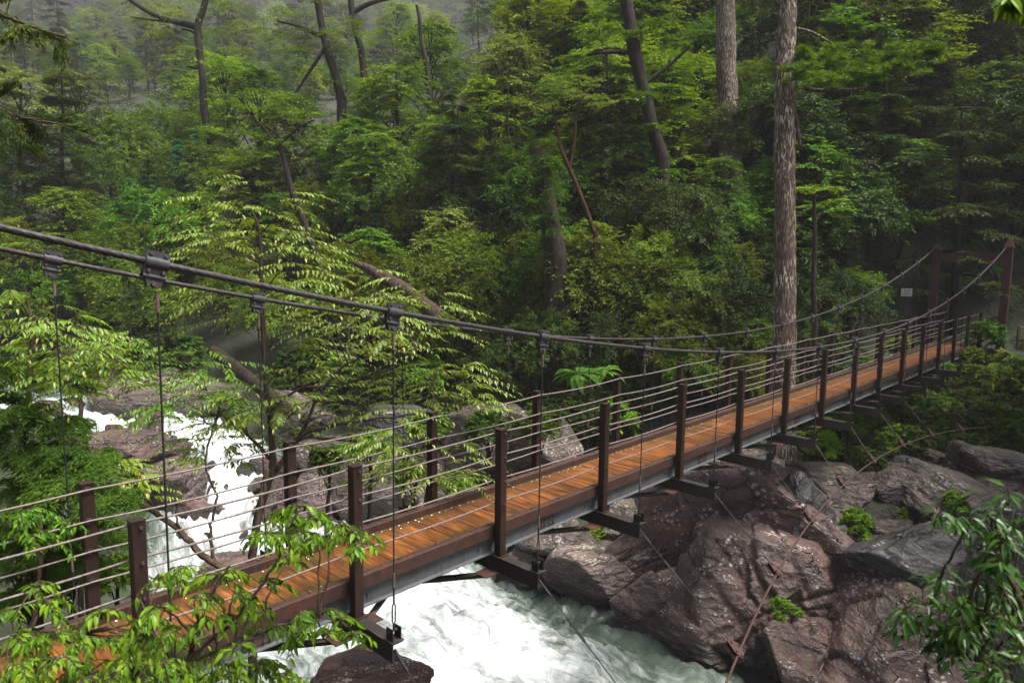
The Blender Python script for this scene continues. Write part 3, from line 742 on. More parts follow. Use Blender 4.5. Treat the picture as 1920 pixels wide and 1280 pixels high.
# horizontal wind braces under the deck
for k in range(K0, K1):
    xa, xb = sx_(k), sx_(k + 1)
    for sg in (-1, 1):
        b = MB()
        A = np.array([xa + 0.17, sg * 0.56, dz(xa) - 0.115 - (0.07 if sg > 0 else 0)]); B = np.array([xb - 0.17, -sg * 0.56, dz(xb) - 0.115 - (0.07 if sg > 0 else 0)])
        b.beam(A, B, 0.075, 0.008); dd = (B - A) / np.linalg.norm(B - A); sd = np.cross((0, 0, 1), dd); sd /= np.linalg.norm(sd)
        b.beam(A + sd * 0.034 - (0, 0, 0.038), B + sd * 0.034 - (0, 0, 0.038), 0.008, 0.068)
        o = b.build('brace', M['girder'] if sg < 0 else M['beam'], bridge)
        for Q, s_ in ((A, 1), (B, -1)):
            gq = MB(); gq.box(Q - dd * s_ * 0.03 + (0, 0, 0.009), (0.26, 0.20, 0.010)); gq.build('gusset', M['kerb'], o)
# main cables
for sg in (-1, 1):
    xs = np.concatenate([np.arange(-9, 10, 0.022), np.arange(10, 30.25, 0.06), [30.25]])
    pts = np.stack([xs, sg * np.array([cy(v) for v in xs]), cz(xs)], 1)
    b = MB(); b.tube(pts, 0.024, 24, lobes=6, pitch=0.42, amp=0.42)
    b.build('main_cable', M['cable'], bridge, smooth=True)
# clamps + hangers
cl = MB()
pr = [(-0.072, 0.075), (0.072, 0.075), (0.072, -0.07), (0.05, -0.165), (-0.03, -0.165), (-0.072, -0.07)]
for sy in (-1, 1):
    y0, y1 = sy * 0.012, sy * 0.024
    v = np.array([(p[0], y0, p[1]) for p in pr] + [(p[0], y1, p[1]) for p in pr])
    n = len(pr)
    for i in range(n):
        j = (i + 1) % n; cl.add(v[[i, j, n + j, n + i]], [(0, 1, 2, 3)])
    for base, yy in ((0, y0), (n, y1)):
        cl.add(v[base:base + n][[0, 1, 2, 5]], [(0, 1, 2, 3)]); cl.add(v[base:base + n][[5, 2, 3, 4]], [(0, 1, 2, 3)])
    # pressed channel that grips the cable and the lower ridge
    for zc, rr in ((0.0, 0.036), (-0.095, 0.014)):
        th = np.linspace(-math.pi / 2, math.pi / 2, 9)
        a = np.array([(-0.073, y1 + sy * rr * math.cos(t) * 0.8, zc + rr * math.sin(t)) for t in th]); b_ = a + np.array([0.146, 0, 0])
        for i in range(8): cl.add(np.array([a[i], a[i + 1], b_[i + 1], b_[i]]), [(0, 1, 2, 3)])
        cl.add(a, [tuple(range(9))]); cl.add(b_, [tuple(range(9))])
cbm = cl
for sx, z in ((-0.048, 0.055), (0.048, 0.055), (-0.048, -0.058), (0.048, -0.058)):
    cbm.cyl((sx, -0.042, z), (sx, 0.042, z), 0.013, 6, 1)
cbm.cyl((0.0, -0.05, -0.14), (0.0, 0.05, -0.14), 0.016, 8, 1)
clamp_me = cl.mesh('cable_clamp', [M['clamp'], M['bolt']])
def hanger(k, sg):
    x = sx_(k); y = sg * cy(x); top = cz(x) - 0.17
    yb = sg * (W_ + E_ - 0.03); bot = dz(x) + 0.10
    T = np.array([x, y, top]); B = np.array([x, yb, bot]); d_ = B - T; Lh = np.linalg.norm(d_); d_ /= Lh
    tl = min(0.42, Lh * 0.45)
    b = MB(); b.cyl(T + d_ * 0.05, B - d_ * tl, 0.0075, 7)
    # open turnbuckle: two side bars, rod ends
    C0 = B - d_ * tl * 0.62; C1 = B - d_ * tl * 0.12
    b.cyl(B - d_ * tl, C0, 0.010, 7)
    for q in (-1, 1): b.tube([C0, C0 + d_ * 0.03 + np.array([0.017 * q, 0, 0]), C1 - d_ * 0.03 + np.array([0.017 * q, 0, 0]), C1], 0.0065, 6)
    b.cyl(C1, B, 0.012, 7)
    h = b.build('hanger', M['rod'], bridge, smooth=True)
    s = MB(); s.cyl(T + d_ * 0.02, T + d_ * 0.16, 0.0135, 8); s.build('socket', M['socket'], h, smooth=True)
    s = MB(); s.cyl(B - d_ * (tl + 0.13), B - d_ * (tl - 0.01), 0.0125, 8)
    s.build('socket', M['socket'], h, smooth=True)
    sl = math.atan2(cz(x + 0.1) - cz(x - 0.1), 0.2)
    c = link('cable_clamp', clamp_me, h, (x, y, cz(x)), (0, -sl, 0))
for k in range(K0, K1):
    for sg in (-1, 1): hanger(k, sg)
# far portal
XP = 30.4
portal = empty('portal', (XP, 0, 0)); portal.parent = bridge
def pillar(y, ztop):
    b = MB(); zb = 0.2
    b.box((0, y, (zb - 1.2 + ztop) / 2), (0.27, 0.27, ztop - zb + 1.2)); b.box((0, y, zb + 0.0), (0.42, 0.42, 0.3))
    b.build('pillar', M['portal'], portal, bevel=0.015)
    c = MB(); c.box((0, y, ztop + 0.02), (0.36, 0.36, 0.04))
    s_ = 0.155; q = 0.07
    v = np.array([(-s_, y - s_, ztop + 0.04), (s_, y - s_, ztop + 0.04), (s_, y + s_, ztop + 0.04), (-s_, y + s_, ztop + 0.04), (-q, y - q, ztop + 0.30), (q, y - q, ztop + 0.30), (q, y + q, ztop + 0.30), (-q, y + q, ztop + 0.30)])
    c.add(v, [(0, 3, 2, 1), (4, 5, 6, 7), (0, 1, 5, 4), (1, 2, 6, 5), (2, 3, 7, 6), (3, 0, 4, 7)])
    c.build('cap', M['portal'], portal)
pillar(1.13, 4.08); pillar(-1.25, 4.18)
b = MB(); b.box((0, -0.06, 3.82), (0.16, 2.1, 0.33)); b.box((0, -0.06, 3.99), (0.22, 2.1, 0.012)); b.box((0, -0.06, 3.648), (0.22, 2.1, 0.012)); b.build('lintel', M['portal'], portal)
# wind guy cable with its ties
def wy(x): return -1.76 - 0.0132 * (x - 14.4) ** 2
def wz(x): return -0.60 - 0.0080 * (x - 14.4) ** 2
xs = np.arange(-1.0, 30.5, 0.04)
b = MB(); b.tube(np.stack([xs, wy(xs), wz(xs)], 1), 0.017, 8, lobes=5, pitch=0.3, amp=0.15); b.build('guy_cable', M['rusty'], bridge, smooth=True)
for k in range(0, 14):
    x = sx_(k); A = np.array([x, -(W_ + E_ + 0.02), dz(x) - 0.12]); B = np.array([2.0 * k, wy(2.0 * k), wz(2.0 * k)])
    d_ = B - A; Lh = np.linalg.norm(d_); d_ /= Lh
    b = MB(); b.cyl(A, B - d_ * 0.12, 0.0065, 6)
    C0 = A + d_ * min(0.45, Lh * 0.3); C1 = C0 + d_ * min(0.35, Lh * 0.3); q = np.array([1.0, 0, 0]) * 0.016
    for s_ in (-1, 1): b.tube([C0, C0 + d_ * 0.04 + q * s_, C1 - d_ * 0.04 + q * s_, C1], 0.006, 6)
    b.cyl(A - d_ * 0.05, A + d_ * 0.18, 0.016, 8)
    t_ = b.build('guy_tie', M['rod'] if k < 6 else M['rusty'], bridge, smooth=True)
    c = MB(); tx = np.array([1.0, (wy(2 * k + .1) - wy(2 * k - .1)) / .2, (wz(2 * k + .1) - wz(2 * k - .1)) / .2]); tx /= np.linalg.norm(tx)
    nz_ = np.cross(tx, d_); nz_ /= np.linalg.norm(nz_); dd = np.cross(nz_, tx)
    Mr = np.stack([tx, dd, nz_], 1)
    for s_ in (-1, 1):
        pr2 = [(-0.085, 0.05), (0.085, 0.05), (0.085, -0.06), (0.03, -0.19), (-0.03, -0.19), (-0.085, -0.06)]
        v = np.array([(p[0], p[1], s_ * 0.018) for p in pr2] + [(p[0], p[1], s_ * 0.028) for p in pr2]) @ Mr.T + B
        for i in range(6):
            j = (i + 1) % 6; c.add(v[[i, j, 6 + j, 6 + i]], [(0, 1, 2, 3)])
        c.add(v[:6], [(0, 1, 2, 3, 4, 5)]); c.add(v[6:], [(5, 4, 3, 2, 1, 0)])
    for px_, py_ in ((-0.055, 0.03), (0.055, 0.03), (-0.055, -0.04), (0.055, -0.04), (0, -0.14)):
        o_ = np.array([px_, py_, 0]) @ Mr.T + B; c.cyl(o_ - nz_ * 0.045, o_ + nz_ * 0.045, 0.013, 6)
    c.build('guy_clamp', M['rusty'], t_)

# sign and railing at the far end
P = at(1700, 548, 29.0)
sg_ = empty('notice_sign', (P[0], P[1], P[2] - 1.0)); tag(sg_, 'small white notice board with dark characters on a post beside the far portal', 'sign')
dr = CAM - P; sg_.rotation_euler = (0, 0, math.atan2(dr[1], dr[0]) + math.pi / 2)
b = MB(); b.cyl((0, 0.03, -0.9), (0, 0.03, 1.1), 0.025, 8); b.build('pole', M['portal'], sg_)
b = MB(); b.box((0, 0, 1.0), (0.40, 0.018, 0.32)); b.build('board', M['sign'], sg_, bevel=0.004)
b = MB(); y = -0.0125
for cx in (-0.06, 0.06):                                               # two bold characters, each of five strokes
    for (dx, ddz, w, h) in ((0, 0.035, 0.075, 0.012), (0, 0.0, 0.06, 0.012), (0, -0.035, 0.08, 0.012), (-0.02, 0, 0.012, 0.08), (0.02, 0.0, 0.012, 0.07)):
        b.box((cx + dx, y, 1.075 + ddz), (w, 0.004, h))
for zz, x0, x1, h in ((0.965, -0.13, 0.07, 0.035), (0.965, 0.10, 0.14, 0.03), (0.915, -0.15, 0.13, 0.014), (0.888, -0.15, 0.10, 0.014)):
    xx = x0
    while xx < x1:
        w = random.uniform(0.012, 0.03); b.box((xx + w / 2, y, zz), (w, 0.004, h * random.uniform(0.7, 1))); xx += w + 0.008
b.build('writing', M['ink'], sg_)
b = MB()
for cx in (-0.15, 0.15): b.box((cx, y, 1.075), (0.03, 0.004, 0.03))
b.build('red_marks', M['red_ink'], sg_)
def railing(pts, label, h=0.9):
    o = empty('wooden_railing', pts[0]); tag(o, label, 'railing')
    pts = [np.array(p) for p in pts]
    for p in pts:
        q = p - pts[0]; b = MB(); b.tube([q + (0, 0, -0.7), q + (0, 0, h * 0.6), q + (0, 0, h + 0.06)], 0.055, 8); b.build('post', M['rail_wood'], o)
    for p, q in zip(pts, pts[1:]):
        for z in (h, h * 0.5):
            b = MB(); b.tube([p - pts[0] + (0, 0, z), (p + q) / 2 - pts[0] + (0, 0, z - 0.01), q - pts[0] + (0, 0, z)], 0.04, 8); b.build('rail', M['rail_wood'], o)
railing([(30.9, 2.0, 0.25), (30.0, 2.9, 0.4), (29.2, 4.0, 0.7)], 'rustic pole railing left of the far portal')
railing([(31.0, -1.7, 0.3), (31.4, -3.4, 0.25), (31.6, -5.2, 0.3)], 'rustic pole railing right of the far portal')

# ------------------------------------------------------------------ foliage
def quads(b, C, D, Nn, Ln, Wd, att=None, mi=0, droop=0.0):
    """flat leaves: base at C, along D, facing Nn"""
    n = len(C)
    if n == 0: return
    D = D / (np.linalg.norm(D, axis=1)[:, None] + 1e-9)
    S = np.cross(D, Nn); S /= np.linalg.norm(S, axis=1)[:, None] + 1e-9
    Nn = np.cross(S, D)
    Ln = np.broadcast_to(np.asarray(Ln, float), (n,))[:, None]; Wd = np.broadcast_to(np.asarray(Wd, float), (n,))[:, None]
    v = np.stack([C, C + D * Ln * 0.42 - S * Wd * 0.5 + Nn * Ln * 0.05, C + D * Ln - Nn * Ln * (0.08 + droop), C + D * Ln * 0.42 + S * Wd * 0.5 + Nn * Ln * 0.05], 1)
    f = np.arange(n * 4).reshape(n, 4)
    b.add(v.reshape(-1, 3), f, mi, None if att is None else np.repeat(att, 4))
def fine_leaf(b, C, D, Nn, Ln, Wd, att, fold=0.25, droop=0.25):
    """leaf with a folded blade and a drooping tip: 8 vertices, 6 faces"""
    n = len(C)
    D = D / (np.linalg.norm(D, axis=1)[:, None] + 1e-9)
    S = np.cross(D, Nn); S /= np.linalg.norm(S, axis=1)[:, None] + 1e-9
    U = np.cross(S, D)
    Ln = np.broadcast_to(np.asarray(Ln, float), (n,))[:, None]; Wd = np.broadcast_to(np.asarray(Wd, float), (n,))[:, None]
    sp = [C + D * Ln * t - U * Ln * droop * t * t for t in (0, 0.30, 0.65, 1.0)]
    l1, r1 = sp[1] - S * Wd * 0.5 + U * Wd * fold, sp[1] + S * Wd * 0.5 + U * Wd * fold
    l2, r2 = sp[2] - S * Wd * 0.40 + U * Wd * fold * 0.8, sp[2] + S * Wd * 0.40 + U * Wd * fold * 0.8
    v = np.stack([sp[0], sp[1], sp[2], sp[3], l1, l2, r1, r2], 1).reshape(-1, 3)
    o = np.arange(n)[:, None] * 8
    f4 = np.concatenate([o + [1, 2, 5, 4], o + [1, 6, 7, 2]]); f3 = np.concatenate([o + [0, 1, 4], o + [2, 3, 5], o + [0, 6, 1], o + [2, 7, 3]])
    b.add(v, f4, 0, np.repeat(att, 8)); b.f.append(f3 + (b.n - len(v))); b.mi.append((len(f3), 0))
def rotz(v, a):
    c, s = np.cos(a), np.sin(a)
    return np.stack([v[:, 0] * c - v[:, 1] * s, v[:, 0] * s + v[:, 1] * c, v[:, 2]], 1)

def pad(b, rg, base, out, size, ntw=12, nl=14, leaf=0.12, wid=0.5, spread=1.25, droop=0.25, thick=0.10, njit=0.35, upn=(0, 0, 1), young=0.06, arch=0.0, zj=0.10):
    """a fan of twigs from BASE in direction OUT, with alternate leaves along each: one flat spray of foliage"""
    ang = rg.uniform(-spread, spread, ntw); ln = size * rg.uniform(0.55, 1.1, ntw) * (1 - 0.25 * np.abs(ang) / spread)
    td = rotz(np.repeat(unit(np.asarray(out, float))[None], ntw, 0), ang); td[:, 2] += rg.normal(0, zj, ntw); td = unit(td)
    t = (np.arange(nl)[None] + rg.uniform(0, 1, (ntw, nl))) / nl
    t = t ** 0.75
    P = np.asarray(base)[None, None] + td[:, None] * (ln[:, None] * t)[..., None]
    P = P + rg.normal(0, thick * size * 0.35, P.shape) * np.array([1, 1, 0.6])
    P[..., 2] += arch * size * np.sin(t * 2.2) - droop * size * (t * ln[:, None] / size) ** 2
    sgn = np.where(np.arange(nl) % 2 == 0, 1, -1)[None] * rg.uniform(0.4, 1.3, (ntw, nl))
    D = np.repeat(td[:, None], nl, 1).reshape(-1, 3); D = rotz(D, sgn.ravel()); D[:, 2] -= 0.15 + droop * 0.5 * t.ravel()
    Nn = np.asarray(upn, float)[None] + rg.normal(0, njit, (ntw * nl, 3))
    L_ = leaf * rg.uniform(0.6, 1.25, ntw * nl)
    tint = np.clip(rg.normal(0.5, 0.22, ntw * nl) + rg.normal(0, 0.22), 0.02, 1.0)
    yg = (t.ravel() > 0.8) & (rg.random(ntw * nl) < young * 3); tint[yg] = rg.uniform(1.0, 1.6, yg.sum())
    quads(b, P.reshape(-1, 3), D, Nn, L_, L_ * wid, tint)

def limb_path(rg, a, b, n=6, bend=0.12, lift=0.1):
    a = np.asarray(a, float); b = np.asarray(b, float); t = np.linspace(0, 1, n)[:, None]
    L_ = np.linalg.norm(b - a)
    p = a + (b - a) * t + np.array([0, 0, 1.0]) * (np.sin(t * math.pi) * lift * L_)
    w = np.cumsum(rg.normal(0, 1, (n, 3)), axis=0); w -= w[0] + (w[-1] - w[0]) * t
    return p + w * bend * L_ / n

# each kind: builder returns (crown mesh, trunk mesh, centre height, crown width)
def make_layered(seed, lm, H=5.2, Rr=2.3, npads=27, leaf=0.14, bm='bark', lean=0.3):
    rg = np.random.default_rng(seed); c = MB(); t = MB()
    top = np.array([rg.normal() * lean, rg.normal() * lean, H])
    tr = limb_path(rg, (0, 0, -2.5), top * [1, 1, 0.95], 12, 0.05, 0)
    t.tube(tr, np.linspace(0.13, 0.03, 12), 7)
    for i in range(npads):
        h = 0.42 + 0.58 * (i + rg.uniform(-0.4, 0.4)) / npads
        az = i * 2.4 + rg.normal() * 0.35
        rad = Rr * (1.0 - ((h - 0.42) / 0.62) ** 2.2) * rg.uniform(0.35, 0.8)
        o = np.array([math.cos(az), math.sin(az), 0.0])
        k = np.interp(h - 0.12, np.linspace(0, 1, 9), np.arange(9) + 3)
        tp = tr[int(min(max(k, 3), 11))]
        e = np.array([tp[0], tp[1], 0]) + o * rad + np.array([0, 0, H * h])
        t.tube(limb_path(rg, tp, e, 5, 0.15, 0.05), np.linspace(0.04, 0.012, 5), 5, cap=False)
        pad(c, rg, e - o * 0.25, o, Rr * rg.uniform(0.42, 0.62), 16, 19, leaf, 0.5, 1.8, 0.16, 0.07, 0.28, zj=0.17)
    return c.mesh('crown', M[lm]), t.mesh('trunk', M[bm], True), H * 0.72, 2.2 * Rr
def make_dome(seed, lm, H=4.2, Rr=1.9, npads=42, leaf=0.108, bm='bark', low=0.22, wid=0.5):
    rg = np.random.default_rng(seed); c = MB(); t = MB()
    tr = limb_path(rg, (0, 0, -2.5), (rg.normal() * 0.3, rg.normal() * 0.3, H * 0.85), 10, 0.06, 0)
    t.tube(tr, np.linspace(0.12, 0.03, 10), 7)
    lob = rg.uniform(0, 6.28, 3)
    for i in range(npads):
        u = (i + 0.5) / npads; zz = 1 - 1.35 * u; az = i * 2.4 + rg.normal() * 0.3
        rxy = math.sqrt(max(0.02, 1 - zz * zz)); wob = 1 + 0.22 * math.sin(2 * az + lob[0]) + 0.16 * math.sin(3 * az + lob[1] + zz * 3)
        o = np.array([math.cos(az) * rxy, math.sin(az) * rxy, zz])
        ce = np.array([0, 0, H * (0.5 + low * 0.5)])
        e = ce + o * np.array([Rr * wob, Rr * wob, H * (0.5 - low * 0.4)]) * rg.uniform(0.55, 0.9)
        if i % 3 == 0: t.tube(limb_path(rg, tr[int(rg.integers(4, 9))], e, 5, 0.15, 0.05), np.linspace(0.035, 0.01, 5), 5, cap=False)
        of = unit(o * [1, 1, 0.25] + rg.normal(0, 0.2, 3))
        pad(c, rg, e - of * 0.2, of, Rr * rg.uniform(0.30, 0.5), 17, 18, leaf, wid, 1.7, 0.32, 0.16, 0.55, zj=0.5, upn=o * 0.55 + np.array([0, 0, 0.75]))
    return c.mesh('crown', M[lm]), t.mesh('trunk', M[bm], True), H * 0.58, 2.3 * Rr
def make_cone(seed, lm, H=6.0, Rr=1.1, rows=17, leaf=0.19, bm='bark'):
    rg = np.random.default_rng(seed); c = MB(); t = MB()
    t.tube(limb_path(rg, (0, 0, -2.0), (0, 0, H), 9, 0.02, 0), np.linspace(0.10, 0.012, 9), 7)
    for i in range(rows):
        h = 0.12 + 0.88 * i / (rows - 1); rr = Rr * (1 - h) ** 0.75 * 1.05 + 0.07
        for q in range(6):
            az = q * 1.05 + i * 0.6 + rg.normal() * 0.2; o = np.array([math.cos(az), math.sin(az), -0.1])
            e = np.array([0, 0, h * H * 0.97 + rg.normal() * 0.05]) + o * rr * 0.25
            pad(c, rg, e, o, rr * rg.uniform(0.7, 1.1), 6, 15, leaf, 0.24, 0.75, 0.3, 0.10, 0.5, young=0.02, arch=0.15)
    return c.mesh('crown', M[lm]), t.mesh('trunk', M[bm], True), H * 0.52, 2.0 * Rr
def make_fir(seed, lm, H=7.5, Rr=2.6, npads=30, leaf=0.19):
    """old conifer: bare lower trunk, flat drooping boughs"""
    rg = np.random.default_rng(seed); c = MB(); t = MB()
    tr = limb_path(rg, (0, 0, -2.5), (rg.normal() * 0.5, rg.normal() * 0.5, H), 14, 0.04, 0)
    t.tube(tr, np.linspace(0.2, 0.03, 14), 8)
    for i in range(npads):
        h = 0.36 + 0.64 * (i + rg.random()) / npads; az = i * 2.4 + rg.normal() * 0.4
        o = np.array([math.cos(az), math.sin(az), 0]); L_ = Rr * (1.05 - ((h - 0.36) / 0.66) ** 1.6 * 0.8) * rg.uniform(0.6, 1.1)
        tp = tr[int(min(13, 3 + h * 10.5))]; e = tp + o * L_ * 0.6 + np.array([0, 0, -0.12 * L_])
        t.tube(limb_path(rg, tp, e, 5, 0.1, 0.06), np.linspace(0.045, 0.012, 5), 5, cap=False)
        pad(c, rg, tp + (e - tp) * 0.45, o, L_ * 0.62, 11, 17, leaf, 0.3, 0.95, 0.3, 0.05, 0.25, young=0.02)
        pad(c, rg, e, rotz(o[None], rg.normal(0, 0.5, 1))[0], L_ * 0.45, 8, 13, leaf, 0.3, 1.1, 0.35, 0.05, 0.25, young=0.02)
    return c.mesh('crown', M[lm]), t.mesh('trunk', M['bark'], True), H * 0.66, 2.0 * Rr
def make_fern(seed, n=22, Lf=1.0):
    rg = np.random.default_rng(seed); c = MB()
    for i in range(n):
        az = i * 2.4 + rg.normal() * 0.3; o = np.array([math.cos(az), math.sin(az), 0]); Lq = Lf * rg.uniform(0.7, 1.1); up = rg.uniform(0.35, 1.1)
        t = np.linspace(0.06, 1, 40)
        sp = o[None] * (Lq * t)[:, None] + np.array([0, 0, 1.0])[None] * (Lq * (up * t - 0.95 * t ** 2))[:, None]
        sd = np.array([-o[1], o[0], 0]); tn = unit(np.gradient(sp, axis=0))
        c.tube(sp, np.linspace(0.006, 0.002, 40), 4, cap=False)
        for q in (-1, 1):
            D = sd[None] * q + tn * 0.45 + np.array([0, 0, -0.2]); Ln = Lq * 0.24 * np.sin(np.clip(t * 1.05, 0, 1) * math.pi) ** 0.6 * (1.1 - 0.5 * t) + 0.02
            quads(c, sp, D, np.cross(tn, sd)[...] * -1 + rg.normal(0, 0.12, sp.shape), Ln, 0.032 * Lq, rg.uniform(0.1, 1.0, 40))
    return c.mesh('fronds', M['fern']), None, 0.2 * Lf, 1.9 * Lf

KINDS = {
 'layered_bright': [make_layered(101 + i, 'leaf_bright', npads=24 + 3 * i) for i in range(3)],
 'layered_mid': [make_layered(111 + i, 'leaf_mid', npads=26) for i in range(3)],
 'layered_grey': [make_layered(121, 'leaf_grey', npads=22), make_layered(122, 'leaf_grey', npads=24)],
 'dome_mid': [make_dome(131 + i, 'leaf_mid') for i in range(3)],
 'dome_dark': [make_dome(141 + i, 'leaf_dark', leaf=0.105) for i in range(3)],
 'dome_olive': [make_dome(151 + i, 'leaf_olive', leaf=0.11) for i in range(2)],
 'cone_teal': [make_cone(161 + i, 'leaf_teal') for i in range(3)],
 'fir_dark': [make_fir(171 + i, 'leaf_dark') for i in range(3)],
 'fir_mid': [make_fir(176 + i, 'leaf_mid') for i in range(2)],
 'shrub_bright': [make_dome(181 + i, 'leaf_bright', H=1.5, Rr=0.9, npads=16, leaf=0.13, low=0.1) for i in range(2)],
 'shrub_mid': [make_dome(186 + i, 'leaf_mid', H=1.6, Rr=1.0, npads=18, leaf=0.125, low=0.1) for i in range(3)],
 'shrub_dark': [make_dome(191 + i, 'leaf_dark', H=1.6, Rr=1.0, npads=20, leaf=0.12, low=0.1) for i in range(3)],
 'fern': [make_fern(201 + i) for i in range(2)],
}
NAMES = {'layered': ('broadleaf_tree', 'tree'), 'dome': ('evergreen_tree', 'tree'), 'cone': ('conifer_tree', 'conifer'), 'fir': ('fir_tree', 'conifer'), 'shrub': ('shrub', 'shrub'), 'fern': ('fern', 'fern')}
_ct = {}
def plant(kind, px, py, w, label, group=None, r0=12.0, rz=None, sq=1.0, foot=False):
    v = _ct.get(kind, 0); _ct[kind] = v + 1
    cr, tr, hc, cw = KINDS[kind][v % len(KINDS[kind])]
    P, s, r = hit(px, py, hc, w, cw, r0=r0)
    if foot:                                        # the picture point is the foot of the tree
        P, s, r = hit(px, py, 0, w, cw, r0=r0); P = P + np.array([0, 0, hc * s])
    if group and px < 980 and py < 190 and not foot and r < (110 if py < 90 else 110 - (py - 90) * 0.4): return None, 0      # leave the far, misty slope open
    if r < 34.5 and px > 1610 and 350 < py < 690 and group: return None, 0       # keep the view along the deck to the portal free
    name, cat = NAMES[kind.split('_')[0]]
    o = empty(name, (P[0], P[1], P[2] - hc * s), random.uniform(0, 6.28) if rz is None else rz, s)
    o.scale = (s, s, s * sq)
    tag(o, label, cat, group)
    if tr: link('trunk', tr, o); link('crown', cr, o)
    else: link('fronds', cr, o)
    return o, r
#PLANTS BEGIN
def plant_at(kind, px, py, w, depth, label, group=None, rz=None):
    v = _ct.get(kind, 0); _ct[kind] = v + 1
    cr, tr, hc, cw = KINDS[kind][v % len(KINDS[kind])]
    P = at(px, py, depth); s = w * depth / FPX / cw
    name, cat = NAMES[kind.split('_')[0]]
    o = empty(name, (P[0], P[1], P[2] - hc * s), random.uniform(0, 6.28) if rz is None else rz, s)
    tag(o, label, cat, group)
    if tr: link('trunk', tr, o); link('crown', cr, o)
    else: link('fronds', cr, o)
    return o

# trees one can point to: kind, picture place of the crown, crown width, label
for a in [
 ('layered_bright', 440, 165, 220, 'bright spreading tree on the left with a thin dark stem, tiers of light green leaves'),
 ('layered_bright', 455, 330, 190, 'light green layered tree just above the tip of the glossy sapling'),
 ('layered_mid', 560, 240, 230, 'mid green tiered tree right of the bright spreading one'),
 ('layered_bright', 715, 205, 200, 'flat topped bright tree under the leaning dark trunk'),
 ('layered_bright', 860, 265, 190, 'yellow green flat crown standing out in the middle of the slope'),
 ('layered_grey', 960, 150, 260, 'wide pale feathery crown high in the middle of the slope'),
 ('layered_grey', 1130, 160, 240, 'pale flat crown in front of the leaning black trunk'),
 ('layered_mid', 800, 100, 230, 'tall layered tree near the top middle'),
 ('layered_bright', 1040, 60, 210, 'bright crown touching the top edge beside the leaning trunk'),
 ('dome_mid', 200, 360, 170, 'rounded yellow green bush tree above the main cable on the left'),
 ('cone_teal', 280, 375, 66, 'narrow blue green young conifer, left one of the trio'),
 ('cone_teal', 335, 350, 70, 'narrow blue green young conifer, middle one of the trio'),
 ('cone_teal', 372, 335, 74, 'narrow blue green young conifer, tallest of the trio'),
 ('cone_teal', 250, 425, 70, 'small blue green conifer below the trio'),
 ('cone_teal', 705, 480, 64, 'blue green young conifer behind the broken dead trunk'),
 ('cone_teal', 905, 370, 70, 'dim blue green conifer in the shade of the middle slope'),
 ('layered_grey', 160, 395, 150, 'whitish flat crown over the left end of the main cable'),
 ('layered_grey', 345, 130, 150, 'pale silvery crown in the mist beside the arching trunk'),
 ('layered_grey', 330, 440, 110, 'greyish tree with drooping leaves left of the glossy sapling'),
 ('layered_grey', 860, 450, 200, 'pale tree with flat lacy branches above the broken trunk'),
 ('dome_mid', 760, 355, 220, 'dense leafy tree with bright tips in the middle of the slope'),
 ('dome_mid', 880, 520, 220, 'bushy green tree on the bank right of the broken trunk'),
 ('dome_olive', 1090, 540, 260, 'broad olive green bush tree above the middle of the bridge'),
 ('dome_olive', 1250, 560, 230, 'rounded olive bush left of the pale cedar trunk'),
 ('dome_dark', 1180, 420, 220, 'dark domed tree behind the reddish forked stem'),
 ('dome_mid', 1320, 480, 190, 'leafy green tree between the two cedar trunks'),
 ('layered_mid', 1110, 350, 190, 'spreading tree with reddish forked stem under it'),
 ('layered_bright', 1600, 240, 190, 'light green crown below the pine bough on the right'),
 ('layered_mid', 1690, 330, 240, 'dim spreading tree right of the pale cedar trunk'),
 ('dome_dark', 1560, 330, 200, 'dark leafy tree hugging the pale cedar trunk'),
 ('layered_mid', 1530, 420, 150, 'slender stemmed green tree right of the pale cedar'),
 ('dome_mid', 1590, 560, 170, 'green bush tree above the far handrail'),
 ('shrub_bright', 1685, 655, 90, 'fresh green shrub beside the deck in front of the notice board'),
 ('dome_mid', 1285, 700, 170, 'green bush just behind the handrail in mid span'),
 ('dome_olive', 1400, 720, 150, 'yellowish bush behind the rail, left of the cedar foot'),
 ('dome_dark', 960, 700, 190, 'dark shrub tree with whorled leaves behind the rail'),
 ('shrub_bright', 1160, 780, 120, 'light shrub behind the rail near the fern'),
 ('shrub_bright', 830, 545, 110, 'bright yellowish shrub right of the broken trunk'),
 ('shrub_bright', 715, 490, 60, 'yellow tufted shrub growing beside the broken trunk'),
]: plant(a[0], a[1], a[2], a[3], a[4])
for a in [('fern', 1085, 695, 105, 15.0, 'large fern with arching light fronds behind the handrail'), ('fern', 1135, 690, 75, 15.6, 'smaller fern close to the right of the large one'), ('fern', 1715, 490, 80, 29.2, 'drooping fern left of the far portal'), ('fern', 1815, 448, 80, 30.0, 'fern hanging above the portal beam'),
          ('fern', 1790, 515, 80, 29.8, 'fern seen through the portal opening'), ('fern', 1862, 500, 56, 29.6, 'small fern beside the right portal pillar'), ('fern', 1735, 545, 66, 29.4, 'low fern behind the left portal pillar'),
          ('shrub_bright', 1602, 985, 100, 16.3, 'yellow green sprout in the rock gully'), ('shrub_mid', 1692, 965, 60, 17.5, 'little green tuft under the lichen topped slab'),
          ('shrub_mid', 1600, 1060, 120, 15.6, 'dark leafy tuft deep in the rock gully'), ('shrub_bright', 1752, 1000, 44, 16.4, 'tiny pale sprout on the ledge under the lichen topped slab'),
          ('shrub_bright', 1800, 945, 76, 16.5, 'bright herb growing on the lichen topped slab'), ('shrub_mid', 1470, 1140, 70, 14.5, 'small dark tuft at the foot of the gully')]:
    plant_at(*a)

